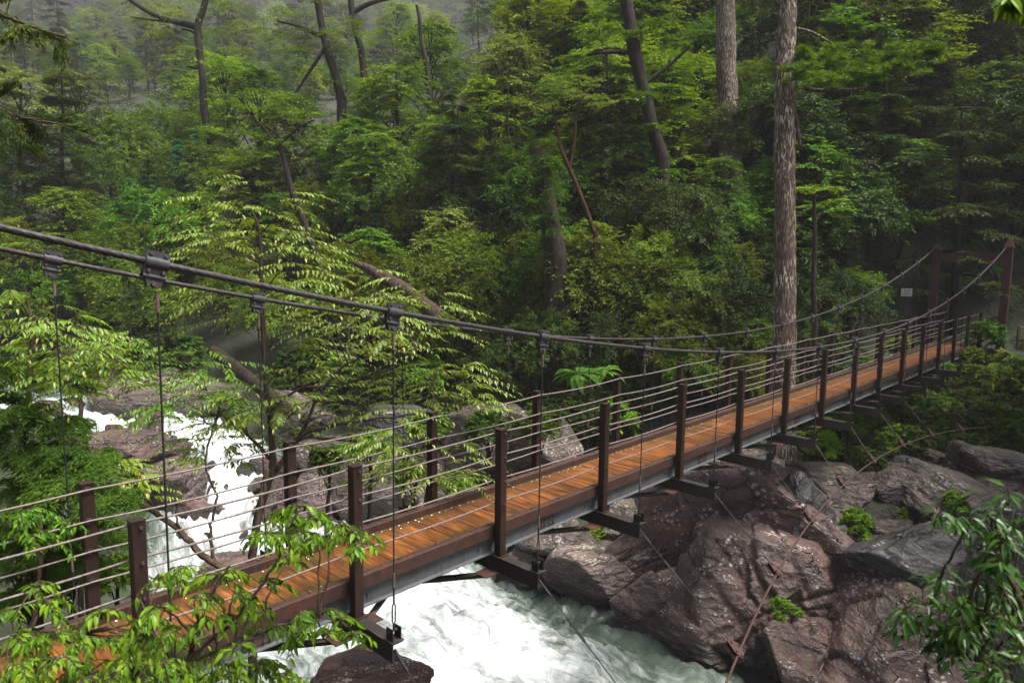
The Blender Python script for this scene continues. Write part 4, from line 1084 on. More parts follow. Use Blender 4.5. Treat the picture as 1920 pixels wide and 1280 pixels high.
# the rest of the wood, each tree on its own spot of the slope
ZONES = [
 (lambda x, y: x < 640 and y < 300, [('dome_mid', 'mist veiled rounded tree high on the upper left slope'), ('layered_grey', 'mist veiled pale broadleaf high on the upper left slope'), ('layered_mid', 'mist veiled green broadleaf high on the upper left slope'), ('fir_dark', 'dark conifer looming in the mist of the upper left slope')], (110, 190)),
 (lambda x, y: x < 700 and y < 690, [('dome_mid', 'bushy green tree on the lower left slope above the rapids'), ('dome_dark', 'dark bushy tree on the lower left slope above the rapids'), ('layered_mid', 'tiered green tree on the lower left slope above the rapids'), ('dome_olive', 'olive bushy tree on the lower left slope above the rapids')], (110, 180)),
 (lambda x, y: x < 1340 and y < 330, [('layered_mid', 'tiered green tree on the upper middle slope'), ('layered_bright', 'bright tiered tree on the upper middle slope'), ('fir_dark', 'dark conifer on the upper middle slope'), ('layered_bright', 'bright tiered tree on the upper middle slope')], (130, 210)),
 (lambda x, y: x < 1440 and y < 650, [('dome_dark', 'dark bushy tree on the lower middle slope above the bridge'), ('dome_mid', 'leafy green tree on the lower middle slope above the bridge'), ('layered_mid', 'flat tiered tree on the lower middle slope above the bridge'), ('dome_olive', 'olive leafed tree on the lower middle slope above the bridge')], (120, 200)),
 (lambda x, y: y < 430, [('dome_dark', 'dark domed tree in the gloomy stand on the upper right slope'), ('fir_dark', 'dark conifer in the gloomy stand on the upper right slope'), ('layered_mid', 'dim tiered tree in the gloomy stand on the upper right slope')], (150, 240)),  # mostly dark-leaved kinds: the right slope's shade is put into leaf colour
 (lambda x, y: y < 700, [('dome_dark', 'dark bush tree in the deep shade round the far portal'), ('dome_dark', 'dark bush tree in the deep shade round the far portal'), ('dome_mid', 'leafy bush tree in the deep shade round the far portal')], (120, 180)),  # same here, shade round the portal painted by darker foliage
]
rf = np.random.default_rng(55)
for gy in range(-40, 690, 76):
    for gx in range(-40, 1960, 98):
        x = gx + rf.uniform(-34, 34) + (42 if (gy // 76) % 2 else 0); y = gy + rf.uniform(-26, 26)
        lim = 640 + (x - 350) * 0.05 if x < 700 else 690
        if y > lim: continue
        for test, kinds, (w0, w1) in ZONES:
            if test(x, y):
                k, lb = kinds[int(rf.integers(len(kinds)))]
                plant(k, x, y, rf.uniform(w0, w1) * (1.25 if x > 950 or y > 190 else 0.7), lb, lb.split(' ', 1)[1].replace('tree ', 'trees ').replace('conifer ', 'conifers ').replace('broadleaf ', 'broadleaves '))
                break
for gx in range(-40, 1010, 40):
    for gy in range(-30, 215, 14):
        x = gx + rf.uniform(-20, 20); y = gy + rf.uniform(-9, 9)
        P, s_, r_ = hit(x, y)
        if r_ < 80: continue
        z_ = 0 if x < 640 else 2; kinds = ZONES[z_][1]; k, lb = kinds[int(rf.integers(len(kinds)))]
        plant(k, x, y, rf.uniform(40, 95), lb, lb.split(' ', 1)[1].replace('tree ', 'trees ').replace('conifer ', 'conifers ').replace('broadleaf ', 'broadleaves '), foot=True)
for gx in range(980, 1960, 92):
    for y in (-10, 62, 130):
        x = gx + rf.uniform(-30, 30); y = y + rf.uniform(-22, 22)
        if 1330 < x < 1500: continue
        z_ = 0 if x < 640 else (2 if x < 1340 else 4); kinds = ZONES[z_][1]; k, lb = kinds[int(rf.integers(len(kinds)))]
        plant(k, x, y, rf.uniform(*ZONES[z_][2]) * 1.2, lb, lb.split(' ', 1)[1].replace('tree ', 'trees ').replace('conifer ', 'conifers ').replace('broadleaf ', 'broadleaves '))
for (k, x, y, w, dd, lb) in [('shrub_mid', 40, 1010, 150, 9.0, 'leafy shrub at the left edge behind the young conifer'), ('shrub_mid', 120, 1060, 140, 8.6, 'leafy shrub under the young conifer behind the first far post'), ('shrub_dark', 60, 1120, 150, 8.2, 'dark shrub low behind the left end of the rail'), ('shrub_mid', 210, 1075, 120, 8.8, 'leafy shrub between the first posts, at the foot of the white chute'), ('shrub_dark', 170, 1000, 110, 9.6, 'dark shrub beside the young conifer'),
    ('shrub_dark', 915, 800, 130, 15.2, 'dark bush leaning over the mossy topped boulder'), ('shrub_mid', 1010, 790, 120, 15.0, 'green bush over the dull brown boulder'), ('shrub_mid', 850, 905, 90, 13.2, 'bush low behind the deck edge, beside the shaded brown rock'), ('shrub_mid', 765, 890, 100, 12.6, 'bush in front of the broad bank rock'),
    ('shrub_mid', 690, 840, 110, 13.5, 'bush growing over the tilted purple slab'), ('shrub_dark', 610, 860, 110, 14.5, 'dark bush beside the white chute'), ('shrub_mid', 800, 800, 120, 15, 'bush in the hollow left of the mossy topped boulder'), ('shrub_mid', 1850, 625, 100, 26.5, 'feathery green bush in front of the right portal pillar'), ('shrub_bright', 1815, 672, 80, 25.5, 'light green bush beside the far end of the deck'), ('shrub_mid', 1890, 690, 120, 24.5, 'green bush at the right edge below the portal'), ('shrub_mid', 1700, 765, 120, 23, 'green bush hanging over the bank between the guy ties'),
    ('shrub_mid', 1590, 790, 110, 21, 'green bush under the deck right of the cedar'), ('shrub_mid', 1800, 760, 130, 23, 'leafy bush right of the guy ties'), ('shrub_bright', 1545, 835, 90, 19.5, 'fresh bush at the top of the reddish ledge'), ('shrub_mid', 1880, 800, 130, 21, 'leafy bush above the grey green boulder'), ('shrub_mid', 1680, 825, 110, 20.5, 'bush above the left end of the rock pile'), ('shrub_dark', 1625, 860, 90, 19, 'dark bush above the gully'), ('shrub_mid', 1770, 815, 110, 21, 'bush over the top of the rock pile')]:
    plant_at(k, x, y, w, dd, lb)
# bushes on the bank beyond and under the right half of the bridge
for gy in range(690, 860, 34):
    for gx in range(1480, 1960, 56):
        x = gx + rf.uniform(-22, 22); y = gy + rf.uniform(-14, 14)
        if y > 800 and x < 1660 and x > 1560: continue
        if y > 830 and x < 1600: continue
        k = ('shrub_mid', 'shrub_dark', 'shrub_dark')[int(rf.integers(3))]
        plant(k, x, y, rf.uniform(70, 120), {'shrub_mid': 'leafy green shrub on the bank below the far half of the deck', 'shrub_dark': 'dark shrub on the bank below the far half of the deck'}[k],
              {'shrub_mid': 'green shrubs on the bank under the far deck', 'shrub_dark': 'dark shrubs on the bank under the far deck'}[k], r0=20)
for gx in range(860, 1480, 52):
    for gy in (660, 705, 750, 795):
        x = gx + rf.uniform(-20, 20); y = gy + rf.uniform(-14, 14)
        if y > 690 + (1480 - x) * 0.30: continue
        k = ('shrub_mid', 'shrub_dark', 'shrub_dark')[int(rf.integers(3))]
        plant(k, x, y, rf.uniform(80, 130), {'shrub_mid': 'leafy green shrub on the bank behind the handrail', 'shrub_dark': 'dark shrub on the bank behind the handrail'}[k],
              {'shrub_mid': 'green shrubs behind the handrail', 'shrub_dark': 'dark shrubs behind the handrail'}[k], r0=14)

for i, (x, y, h_, s) in enumerate([(19, -9.5, 10, 2.2), (24, -8.8, 11, 2.4), (25, -14, 15, 3), (33, -15, 16, 3), (15, -12, 10, 2.2), (42, -11, 15, 2.8)]):  # dense crowns out of view, added to shade the far end of the bridge
    cr, tr, hc, cw = KINDS['dome_dark'][i % 3]; z = ground(x, y)
    o = empty('evergreen_tree', (x, y, z + h_ - hc * s), i * 1.3, s); tag(o, 'tall dense evergreen out of view, added to shade the right bank', 'tree', 'unseen evergreens added to shade the right bank')
    b = MB(); b.tube(limb_path(np.random.default_rng(i), (0, 0, -(h_ - hc * s) / s - 0.3), (0, 0, 0.4), 6, 0.05, 0), np.linspace(0.2, 0.13, 6), 9); b.build('trunk', M['bark'], o, smooth=True); link('crown', cr, o)

for (x, y, w, k, lb) in [(230, 668, 130, 'shrub_dark', 'dark shrub over the brown bank rock upstream'), (330, 655, 140, 'shrub_mid', 'green shrub at the head of the bare brown slope'), (560, 690, 140, 'shrub_dark', 'dark shrub below the fallen mossy trunk'), (130, 690, 140, 'shrub_mid', 'leafy shrub on the bank at the head of the rapids'),
    (640, 700, 150, 'shrub_mid', 'green shrub deep behind the sapling stems'), (720, 730, 150, 'shrub_dark', 'dark shrub in the hollow behind the sapling'), (800, 700, 150, 'shrub_mid', 'leafy shrub on the bank left of the mossy topped boulder'), (60, 680, 140, 'shrub_dark', 'dark shrub at the left edge above the rapids'),
    (1290, 950, 70, 'shrub_mid', 'little green tuft below the girder beside the stepped block'), (1120, 1000, 70, 'shrub_bright', 'mossy green tuft on the pale granite hump'), (1440, 905, 70, 'shrub_mid', 'small tuft on the ledge at the cedar foot'), (1640, 1050, 80, 'shrub_dark', 'dark tuft behind the square little stone'), (1390, 955, 40, 'shrub_bright', 'tiny moss cushion on the sloping slab')]:
    plant(k, x, y, w, lb)

# ground cover between them
def undergrowth():
    b = MB(); rg = np.random.default_rng(77)
    for i in range(9500):
        br = rg.uniform(R(-2), R(90)); r = 12 + 78 * rg.random() ** 1.3
        if i >= 6500: br = rg.uniform(R(40), R(84)); r = 80 + 340 * rg.random()
        x = CAM[0] + r * math.cos(br); y = CAM[1] + r * math.sin(br)
        dd = np.sqrt((RIV[:, 0] - x) ** 2 + (RIV[:, 1] - y) ** 2) - RIV[:, 3]; dm = dd.min()
        if dm < 4.5 or (y < 1.5 and dm < 8.5) or (abs(y) < 1.6 and x < 32): continue
        z = ground(x, y); az = rg.uniform(0, 6.28)
        s = 0.5 + r * (0.008 if r < 80 else 0.014)
        pad(b, rg, (x, y, z + rg.uniform(0.05, 0.35) * s), (math.cos(az), math.sin(az), 0.25), s, 6, 8, 0.10 + r * 0.0016, 0.5, 3.0, 0.3, 0.25, 0.5)
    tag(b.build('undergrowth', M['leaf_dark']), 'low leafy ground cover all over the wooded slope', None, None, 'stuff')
undergrowth()

# ---- trunks that stand out
def px_tube(b, path, depth, nv=12, rough=0.12, seed=0, mi=0, sub=6, jit=0.0):
    """path: (px, py, width px[, depth])"""
    P = np.array([at(p[0], p[1], p[3] if len(p) > 3 else depth) for p in path]); Wd = np.array([p[2] * (p[3] if len(p) > 3 else depth) / FPX / 2 for p in path])
    C = catmull(np.concatenate([P, Wd[:, None]], 1), sub)
    if jit: C[:, :3] += np.random.default_rng(seed).normal(0, jit, C[:, :3].shape)
    b.tube(C[:, :3], C[:, 3], nv, mi, True, rough=rough, seed=seed)
    return C
def trunk_tree(name, label, cat, m, path, depth, branches=(), pads=(), lm='leaf_mid', leaf=0.13, wid=0.42, root=True, nv=14, sub=8, rough=0.10, seed=1, dr=0.28, nl=14, ntw=11, spr=1.5, thick=0.06, tufts=False):
    rg = np.random.default_rng(seed)
    p0 = path[-1]; base = at(p0[0], p0[1], p0[3] if len(p0) > 3 else depth)
    o = empty(name, base)
    tag(o, label, cat)
    b = MB(); C = px_tube(b, path, depth, nv, rough, seed, 0, sub)
    if root:
        e = C[-1]; gz = min(ground(e[0], e[1]) - 0.6, e[2] - 1.5); b.tube([e[:3] + (0, 0, 0.1), (e[0], e[1], (e[2] + gz) / 2), (e[0], e[1], gz)], [e[3], e[3] * 1.15, e[3] * 1.4], nv)
    t = b.build('trunk', M[m], o, smooth=True); t.matrix_parent_inverse = Matrix.Translation(-Vector(base))
    for i, q in enumerate(branches):
        b = MB(); px_tube(b, q, depth, 7, 0.1, seed + i, 0, 6, 0.0); k = b.build('branch', M[m], o, smooth=True); k.matrix_parent_inverse = Matrix.Translation(-Vector(base))
    if pads and tufts:
        b = MB()
        for (px, py, w, *dd) in pads:
            P = at(px, py, depth + (dd[0] if dd else 0)); s = w * depth / FPX * 0.5
            for q in range(17):
                c0 = P + rg.normal(0, 1, 3) * s * np.array([0.5, 0.5, 0.26]); k = 60
                D = rg.normal(0, 1, (k, 3)); D[:, 2] = np.abs(D[:, 2]) * 0.9 - 0.15; D = unit(D)
                quads(b, c0[None] + D * 0.02, D, rg.normal(0, 1, (k, 3)), 0.19 * rg.uniform(0.7, 1.2, k), 0.026, np.clip(rg.normal(0.55, 0.25, k), 0, 1.2))
        k = b.build('crown', M[lm], o); k.matrix_parent_inverse = Matrix.Translation(-Vector(base))
    elif pads:
        b = MB()
        for (px, py, w, *dd) in pads:
            D_ = depth + (dd[0] if dd else rg.uniform(-0.9, 0.9)); P = at(px, py, D_); s = w * D_ / FPX * 0.62
            for q in range(2):
                az = rg.uniform(0, 6.28); od = np.array([math.cos(az), math.sin(az), 0.05])
                pad(b, rg, P - od * s * 0.45 + (0, 0, rg.normal() * 0.04 * s), od, s, ntw, nl, leaf, wid, spr, dr, thick, 0.28)
        k = b.build('crown', M[lm], o); k.matrix_parent_inverse = Matrix.Translation(-Vector(base))
    return o
trunk_tree('cedar_tree', 'tall pale barked cedar trunk rising just behind the bridge, pine bough on its right', 'tree', 'bark_cedar',
    [(1484, -160, 26), (1480, -20, 29), (1473, 90, 34), (1471, 200, 37), (1472, 330, 37), (1472, 470, 38), (1471, 620, 41), (1468, 760, 46), (1464, 850, 54), (1462, 890, 66)], 20.0,
    [[(1485, 205, 12), (1494, 225, 8), (1496, 250, 7), (1503, 280, 4)], [(1478, 150, 9), (1520, 168, 8), (1600, 168, 7), (1660, 155, 5), (1700, 120, 3)], [(1480, 52, 6), (1520, 60, 5), (1560, 82, 3)]],
    [(1500, 112, 60, 0), (1490, 140, 60, -.5), (1530, 125, 80, .3), (1545, 150, 70, -.4), (1560, 105, 70, .4), (1585, 135, 80, 0), (1620, 120, 80, .3), (1640, 140, 70, -.3), (1670, 105, 70, .2), (1700, 110, 80, 0), (1730, 98, 60, .3), (1690, 130, 60, -.3), (1755, 95, 36, 0), (1600, 152, 60, .5)],
    'leaf_mid', 0.17, nv=26, sub=16, rough=0.14, seed=5, dr=-0.25, nl=22, ntw=24, spr=3.1, thick=0.40, wid=0.16, tufts=True)
P_, s_, r_ = hit(1370, 372, 0, None)
trunk_tree('cedar_tree', 'massive grey cedar trunk standing farther up the slope, left of the pale one', 'tree', 'bark_cedar',
    [(1357, -120, 30), (1360, 0, 34), (1362, 120, 36), (1367, 250, 40), (1371, 340, 45), (1374, 385, 54)], min(r_, 34), nv=24, sub=16, rough=0.14, seed=6)
trunk_tree('leaning_tree', 'black trunk leaning across the upper middle slope', 'tree', 'bark', [(1160, -60, 20), (1178, 20, 22), (1190, 100, 24), (1210, 180, 23), (1224, 240, 23), (1243, 300, 26)], 29,
    [[(1190, 100, 10), (1150, 98, 8), (1110, 102, 6), (1060, 118, 3)], [(1205, 160, 8), (1260, 118, 6), (1300, 80, 4)]],
    [(1120, 70, 100), (1080, 105, 90), (1140, 20, 110), (1240, 40, 100), (1275, 85, 90), (1200, -10, 120), (1060, 130, 80), (1300, 60, 80), (1205, 175, 90, -0.7), (1235, 235, 90, -0.7), (1185, 60, 80, -0.6), (1160, 130, 90, 0.4)], 'leaf_mid', 0.17, seed=7)
trunk_tree('leaning_tree', 'dark leaning trunk in the upper left, bent towards the top edge', 'tree', 'bark', [(590, -40, 12), (600, 30, 13), (614, 95, 15), (628, 140, 15), (640, 185, 17)], 40,
    [[(605, 70, 9), (560, 50, 6), (520, 40, 4)], [(610, 90, 8), (570, 150, 5), (550, 180, 3)]], [(540, 25, 110), (600, -5, 120), (650, 40, 90), (500, 60, 90), (570, 90, 90), (650, 90, 100), (580, 130, 90), (680, 60, 90), (630, 150, 90), (560, 60, 90), (620, 60, 80, -0.6)], 'leaf_mid', 0.18, seed=8)
trunk_tree('old_tree', 'old tree with one long arching bough in the misty upper left', 'tree', 'bark', [(392, -30, 10), (382, 15, 11), (371, 50, 13), (374, 95, 13), (380, 150, 13), (383, 210, 14), (394, 260, 15), (402, 310, 16)], 42,
    [[(371, 52, 14), (340, 44, 11), (300, 33, 10), (270, 18, 8), (235, -6, 7)], [(345, 45, 6), (300, 40, 4), (245, 32, 3)], [(378, 70, 6), (355, 58, 4), (340, 55, 3)], [(382, 130, 5), (350, 125, 3)]],
    [(240, 8, 100), (290, 0, 90), (430, 10, 110), (460, 40, 90), (350, -5, 100), (420, 60, 110), (350, 95, 90), (440, 90, 90), (330, 20, 100), (400, 120, 80), (400, -10, 110), (260, 40, 80), (300, 60, 80)], 'leaf_grey', 0.18, seed=9)
trunk_tree('old_tree', 'dark thick trunk cut by the top edge above the pine bough', 'tree', 'bark', [(1683, -60, 20), (1682, 0, 21), (1680, 60, 21), (1679, 110, 22)], 34, seed=10)
trunk_tree('old_tree', 'shadowy trunk at the right edge above the portal', 'tree', 'bark', [(1925, 60, 22), (1915, 150, 24), (1903, 230, 24), (1895, 310, 28)], 36, seed=11)
trunk_tree('old_tree', 'slim dark trunk near the top middle with a broken tip', 'tree', 'bark', [(781, 10, 5), (787, 40, 7), (790, 80, 8), (800, 120, 9), (806, 180, 9)], 40, seed=12)
trunk_tree('old_tree', 'dark forked trunk beside the leaning one on the upper left', 'tree', 'bark', [(655, -30, 10), (660, 20, 12), (668, 60, 13), (678, 100, 13), (684, 160, 14)], 41, [[(660, 25, 11), (690, 8, 9), (740, -6, 7)]], seed=13)
trunk_tree('broken_snag', 'ivy covered broken trunk in the middle of the slope', 'snag', 'bark', [(1004, 262, 24), (1010, 300, 32), (1022, 360, 36), (1032, 420, 36), (1044, 490, 42)], 25, (),
    [(1000, 265, 60), (985, 310, 70, -.9), (1010, 290, 90, -.8), (1020, 330, 90, -.8), (1000, 370, 80, -.8), (1030, 400, 70, -.7), (985, 345, 70), (1015, 290, 60), (1000, 350, 70), (1030, 340, 60), (985, 390, 50), (1030, 385, 60), (1010, 250, 50), (1040, 300, 40), (1020, 300, 80, -1.0), (1040, 360, 80, -1.0), (1005, 400, 70, -1.0), (1045, 425, 60, -0.9), (1020, 260, 80, -0.8)], 'leaf_mid', 0.10, dr=0.6, seed=14, ntw=16)
trunk_tree('forked_tree', 'slender reddish stem forking in two in the middle of the slope', 'tree', 'bark_red', [(1036, 200, 4), (1046, 250, 6), (1052, 280, 7), (1074, 330, 7.5), (1098, 390, 8), (1116, 440, 9)], 25,
    [[(1068, 315, 6), (1078, 260, 5), (1080, 215, 4), (1094, 180, 3)]], [(1020, 190, 110), (1060, 170, 110), (1100, 175, 110), (1090, 150, 90), (1130, 190, 90), (1040, 150, 90)], 'leaf_grey', 0.12, dr=0.15, seed=15)
trunk_tree('slender_tree', 'thin straight stem right of the pale cedar', 'tree', 'bark', [(1526, 370, 6), (1528, 450, 8), (1525, 530, 9), (1528, 620, 10), (1522, 700, 11)], 23,
    [[(1527, 420, 4), (1545, 395, 3), (1560, 380, 2)]], [(1500, 352, 80), (1540, 350, 90), (1560, 375, 70), (1515, 385, 60)], 'leaf_bright', 0.12, dr=0.2, seed=16)
trunk_tree('slender_tree', 'thin dark stem leaning left behind the glossy sapling', 'tree', 'bark', [(520, 250, 7), (535, 310, 10), (548, 360, 12), (575, 430, 13), (605, 520, 15)], 30,
    [[(530, 290, 6), (495, 240, 4), (470, 220, 3)], [(525, 270, 6), (560, 240, 4), (590, 225, 3)]], [(430, 195, 120), (490, 175, 130), (540, 190, 120), (400, 240, 110), (570, 210, 110), (470, 245, 90), (520, 265, 70), (440, 300, 100), (400, 320, 90)], 'leaf_bright', 0.14, dr=0.2, seed=17)
def log(label, path, depth, m='deadwood', stubs=()):
    o = empty('fallen_trunk', at(path[-1][0], path[-1][1], depth)); tag(o, label, 'log')
    base = Vector(o.location)
    b = MB(); px_tube(b, path, depth, 14, 0.2, 3, 0, 8); k = b.build('stem', M[m], o, smooth=True); k.matrix_parent_inverse = Matrix.Translation(-base)
    for q in stubs:
        b = MB(); px_tube(b, q, depth, 6, 0.1, 4); k = b.build('branch_stub', M[m], o, smooth=True); k.matrix_parent_inverse = Matrix.Translation(-base)
log('broken dead trunk slanting up left out of the bushes, tip splintered', [(658, 491, 5), (668, 494, 11), (690, 503, 17), (720, 522, 24), (765, 548, 28), (830, 600, 32)], 21, 'deadwood', [[(710, 530, 6), (698, 533, 5), (694, 541, 3)], [(700, 532, 4), (690, 526, 3)]])
log('fallen mossy trunk sloping down to the rapids behind the sapling', [(395, 655, 20), (440, 688, 23), (495, 732, 24), (548, 776, 24)], 24, 'bark')

# ---- plants close to the bridge, built spray by spray
def on_stem(stems, P):
    A = np.concatenate(stems); i = np.linalg.norm((A[:, :3] - P) * [1, 1, 0.8] + np.array([0, 0, 0.15]), axis=1).argmin(); return A[i, :3]
def near_plant(name, label, cat, m_leaf, stems, clusters, depth, style, bm='twig', seed=1, ground_=True, jit=0.5, grp=None):
    rg = np.random.default_rng(seed)
    p0 = stems[0][0]; base = at(p0[0], p0[1], p0[3] if len(p0) > 3 else depth)
    o = empty(name, base); tag(o, label, cat, grp); inv = Matrix.Translation(-Vector(base))
    b = MB(); SC = []
    for i, s in enumerate(stems): SC.append(px_tube(b, s, depth, 7, 0.12, seed + i, 0, 8, 0.006))
    if ground_:
        e = SC[0][0]; z = min(ground(e[0], e[1]), e[2] - 0.3)
        b.tube([e[:3], (e[:3] + np.array([e[0], e[1], z])) / 2 + rg.normal(0, 0.05, 3), (e[0], e[1], z - 0.3)], [e[3], e[3] * 1.15, e[3] * 1.3], 7)
    lf = MB()
    for c in clusters:
        D_ = depth + (c[3] if len(c) > 3 else rg.uniform(-jit, jit)); P = at(c[0], c[1], D_); s = c[2] * D_ / FPX
        Q = on_stem(SC, P); tw = limb_path(rg, Q, P, 7, 0.15, 0.08)
        b.tube(tw, np.linspace(0.006 + 0.003 * depth / 5, 0.003, 7), 5, cap=False)
        style(lf, b, rg, P, P - Q, s)
    k = b.build('stems', M[bm], o, smooth=True); k.matrix_parent_inverse = inv
    k = lf.build('leaves', M[m_leaf], o); k.matrix_parent_inverse = inv
    return o
def pinnate(lf, b, rg, P, out, s):
    """a tuft of twigs with two neat rows of leaflets each"""
    out = unit(np.array([out[0], out[1], 0.0]) + rg.normal(0, 0.25, 3) * [1, 1, 0]); n = int(rg.integers(9, 13))
    for i in range(n):
        a = (i - (n - 1) / 2) * 0.34 + rg.normal() * 0.15; L_ = s * rg.uniform(0.5, 1.15); up = rg.uniform(-0.02, 0.28)
        d = rotz(out[None], np.array([a]))[0]; k = int(rg.integers(10, 15)); t = np.linspace(0.12, 1, k)
        st = P + rg.normal(0, 0.06 * s, 3) + np.array([0, 0, 1]) * rg.normal() * 0.22 * s
        sp = st + d[None] * (L_ * t)[:, None] + np.array([0, 0, 1.0])[None] * (L_ * (up * t - 0.34 * t ** 2))[:, None]
        b.tube(np.concatenate([[st], sp]), np.linspace(0.004, 0.0018, k + 1), 4, cap=False)
        tn = unit(np.gradient(sp, axis=0)); sd = np.array([-d[1], d[0], 0])
        for q in (-1, 1):
            D = sd[None] * q + tn * rg.uniform(0.55, 0.95) + np.array([0, 0, -0.28]) + rg.normal(0, 0.17, sp.shape)
            Ln = LEAFLET * np.sin(np.clip(t * 0.8 + 0.18, 0, 1) * math.pi * 0.82 + 0.3) * rg.uniform(0.7, 1.25, k) * np.where(rg.random(k) > 0.07, 1, 0.15)
            tint = np.clip(rg.normal(0.5, 0.2, k), 0.05, 1); tint[-1] = rg.uniform(0.7, 1.7)
            fine_leaf(lf, sp, D, np.array([0, 0, 1.0])[None] + rg.normal(0, 0.18, sp.shape) + sd[None] * q * 0.15, Ln, Ln * 0.32, tint, 0.12, 0.30)
        fine_leaf(lf, sp[-1:], tn[-1:], np.array([[0, 0, 1.0]]), LEAFLET * 0.8, LEAFLET * 0.26, np.array([rg.uniform(0.9, 1.9)]), 0.1, 0.3)
def toothed(lf, b, rg, P, out, s):
    """hanging twigs with soft pointed leaves"""
    out = unit(np.array([out[0], out[1], 0.0]) + rg.normal(0, 0.5, 3) * [1, 1, 0])
    for i in range(7):
        d = rotz(out[None], rg.normal(0, 1.1, 1))[0]; L_ = s * rg.uniform(0.5, 1.0); k = int(rg.integers(10, 15)); t = np.linspace(0.1, 1, k)
        sp = P + d[None] * (L_ * t)[:, None] + np.array([0, 0, 1.0])[None] * (L_ * (0.35 * t - 0.75 * t ** 2))[:, None]
        b.tube(sp, np.linspace(0.003, 0.0013, k), 4, cap=False); tn = unit(np.gradient(sp, axis=0)); sd = np.array([-d[1], d[0], 0])
        q = np.where(np.arange(k) % 2 == 0, 1, -1)[:, None]
        D = sd[None] * q * rg.uniform(0.6, 1.1, (k, 1)) + tn * 0.7 + np.array([0, 0, -0.55]) + rg.normal(0, 0.25, sp.shape)
        tint = np.clip(rg.normal(0.42, 0.4, k) + rg.normal(0, 0.2), 0.0, 1.1); tint[-1] = rg.uniform(0.6, 1.3)
        Ln = NEARLEAF * rg.uniform(0.35, 1.3, k)
        fine_leaf(lf, sp, D, np.array([0, 0, 1.0])[None] + rg.normal(0, 0.45, sp.shape), Ln, Ln * 0.36, tint, 0.16, 0.35)
def glossy(lf, b, rg, P, out, s):
    """rosettes of long leathery drooping leaves"""
    for i in range(3):
        o_ = P + rg.normal(0, 0.42 * s, 3); k = int(rg.integers(7, 11)); a = np.arange(k) * 2.4 + rg.uniform(0, 6)
        D = np.stack([np.cos(a), np.sin(a), np.full(k, -0.35) + rg.normal(0, 0.3, k)], 1)
        b.tube([o_ + (0, 0, -0.0), o_ + (rg.normal() * 0.02, rg.normal() * 0.02, -0.14 * s - 0.02)], 0.003, 4, cap=False)
        Ln = NEARLEAF * rg.uniform(0.7, 1.15, k)
        fine_leaf(lf, o_[None] + D * 0.012 - np.array([0, 0, 1])[None] * rg.uniform(0, 0.05, (k, 1)), D, np.array([0, 0, 1.0])[None] + rg.normal(0, 0.25, (k, 3)), Ln, Ln * 0.30, np.clip(rg.normal(0.5, 0.25, k), 0, 1.2), 0.2, 0.30)
def feather(lf, b, rg, P, out, s):
    """soft drooping sprays of very narrow leaves"""
    out = unit(np.array([out[0], out[1], 0.0]) + rg.normal(0, 0.4, 3) * [1, 1, 0])
    for q in range(4):
        pad(lf, rg, P - out * s * 0.3 + rg.normal(0, 0.12 * s, 3), out + rg.normal(0, 0.3, 3) * [1, 1, 0.4], s * rg.uniform(0.6, 0.95), 16, 40, FEATHER, 0.2, 1.1, 0.55, 0.10, 0.6, young=0.03, arch=0.12)
LEAFLET, NEARLEAF, FEATHER = 0.098, 0.062, 0.066
near_plant('sapling', 'tall sapling with white glinting rows of leaflets behind the handrail on the left', 'sapling', 'leaf_pinnate',
  [[(470, 1060, 16), (488, 950, 15), (510, 880, 14), (508, 800, 11), (500, 720, 10), (494, 620, 9), (490, 520, 8), (486, 430, 6), (470, 395, 3)],
   [(512, 890, 11), (560, 820, 8), (600, 740, 6), (640, 690, 5), (690, 660, 3)], [(520, 880, 11), (570, 815, 9), (660, 790, 7), (740, 780, 5), (830, 770, 3)],
   [(508, 770, 6), (560, 730, 5), (640, 720, 4), (730, 690, 3), (780, 660, 2)], [(560, 820, 6), (700, 830, 5), (800, 860, 3), (860, 880, 2)], [(505, 860, 7), (450, 800, 5), (390, 770, 3)]],
  [(400, 395, 110), (460, 385, 110), (525, 405, 120), (410, 450, 120), (570, 455, 110), (480, 440, 100), (390, 500, 130), (450, 505, 110), (555, 500, 130), (600, 520, 90), (440, 555, 110), (400, 545, 90), (530, 560, 120), (600, 580, 130), (650, 600, 110), (560, 620, 110),
   (700, 570, 120), (760, 560, 120), (820, 580, 110), (730, 600, 110), (790, 620, 110), (690, 640, 100), (600, 660, 110), (640, 690, 120), (560, 700, 100), (740, 700, 100), (820, 690, 110), (860, 700, 110), (890, 740, 90), (800, 740, 110),
   (620, 740, 120), (690, 750, 110), (540, 760, 100), (740, 770, 100), (600, 790, 110), (660, 820, 100), (540, 820, 90), (720, 840, 90), (800, 850, 120), (860, 870, 110), (760, 880, 110), (830, 910, 90), (460, 780, 100), (400, 800, 90), (440, 830, 90), (380, 850, 80), (690, 890, 90)],
  9.3, pinnate, 'bark_grey', 21, jit=0.8)
near_plant('sapling', 'sapling with arching rows of leaflets in front of the upper rapids', 'sapling', 'leaf_pinnate',
  [[(150, 1000, 10), (160, 860, 9), (150, 760, 8), (155, 700, 6), (120, 640, 5), (60, 590, 3)], [(155, 700, 5), (220, 700, 4), (300, 690, 3)], [(400, 800, 6), (410, 760, 5), (370, 720, 4), (340, 700, 3)]],
  [(330, 700, 110), (380, 705, 110), (420, 730, 110), (370, 750, 100), (300, 745, 100), (430, 770, 90), (330, 785, 90), (300, 690, 90), (250, 690, 100), (210, 665, 100), (250, 655, 80)], 9.6, pinnate, 'twig', 22, jit=0.6)
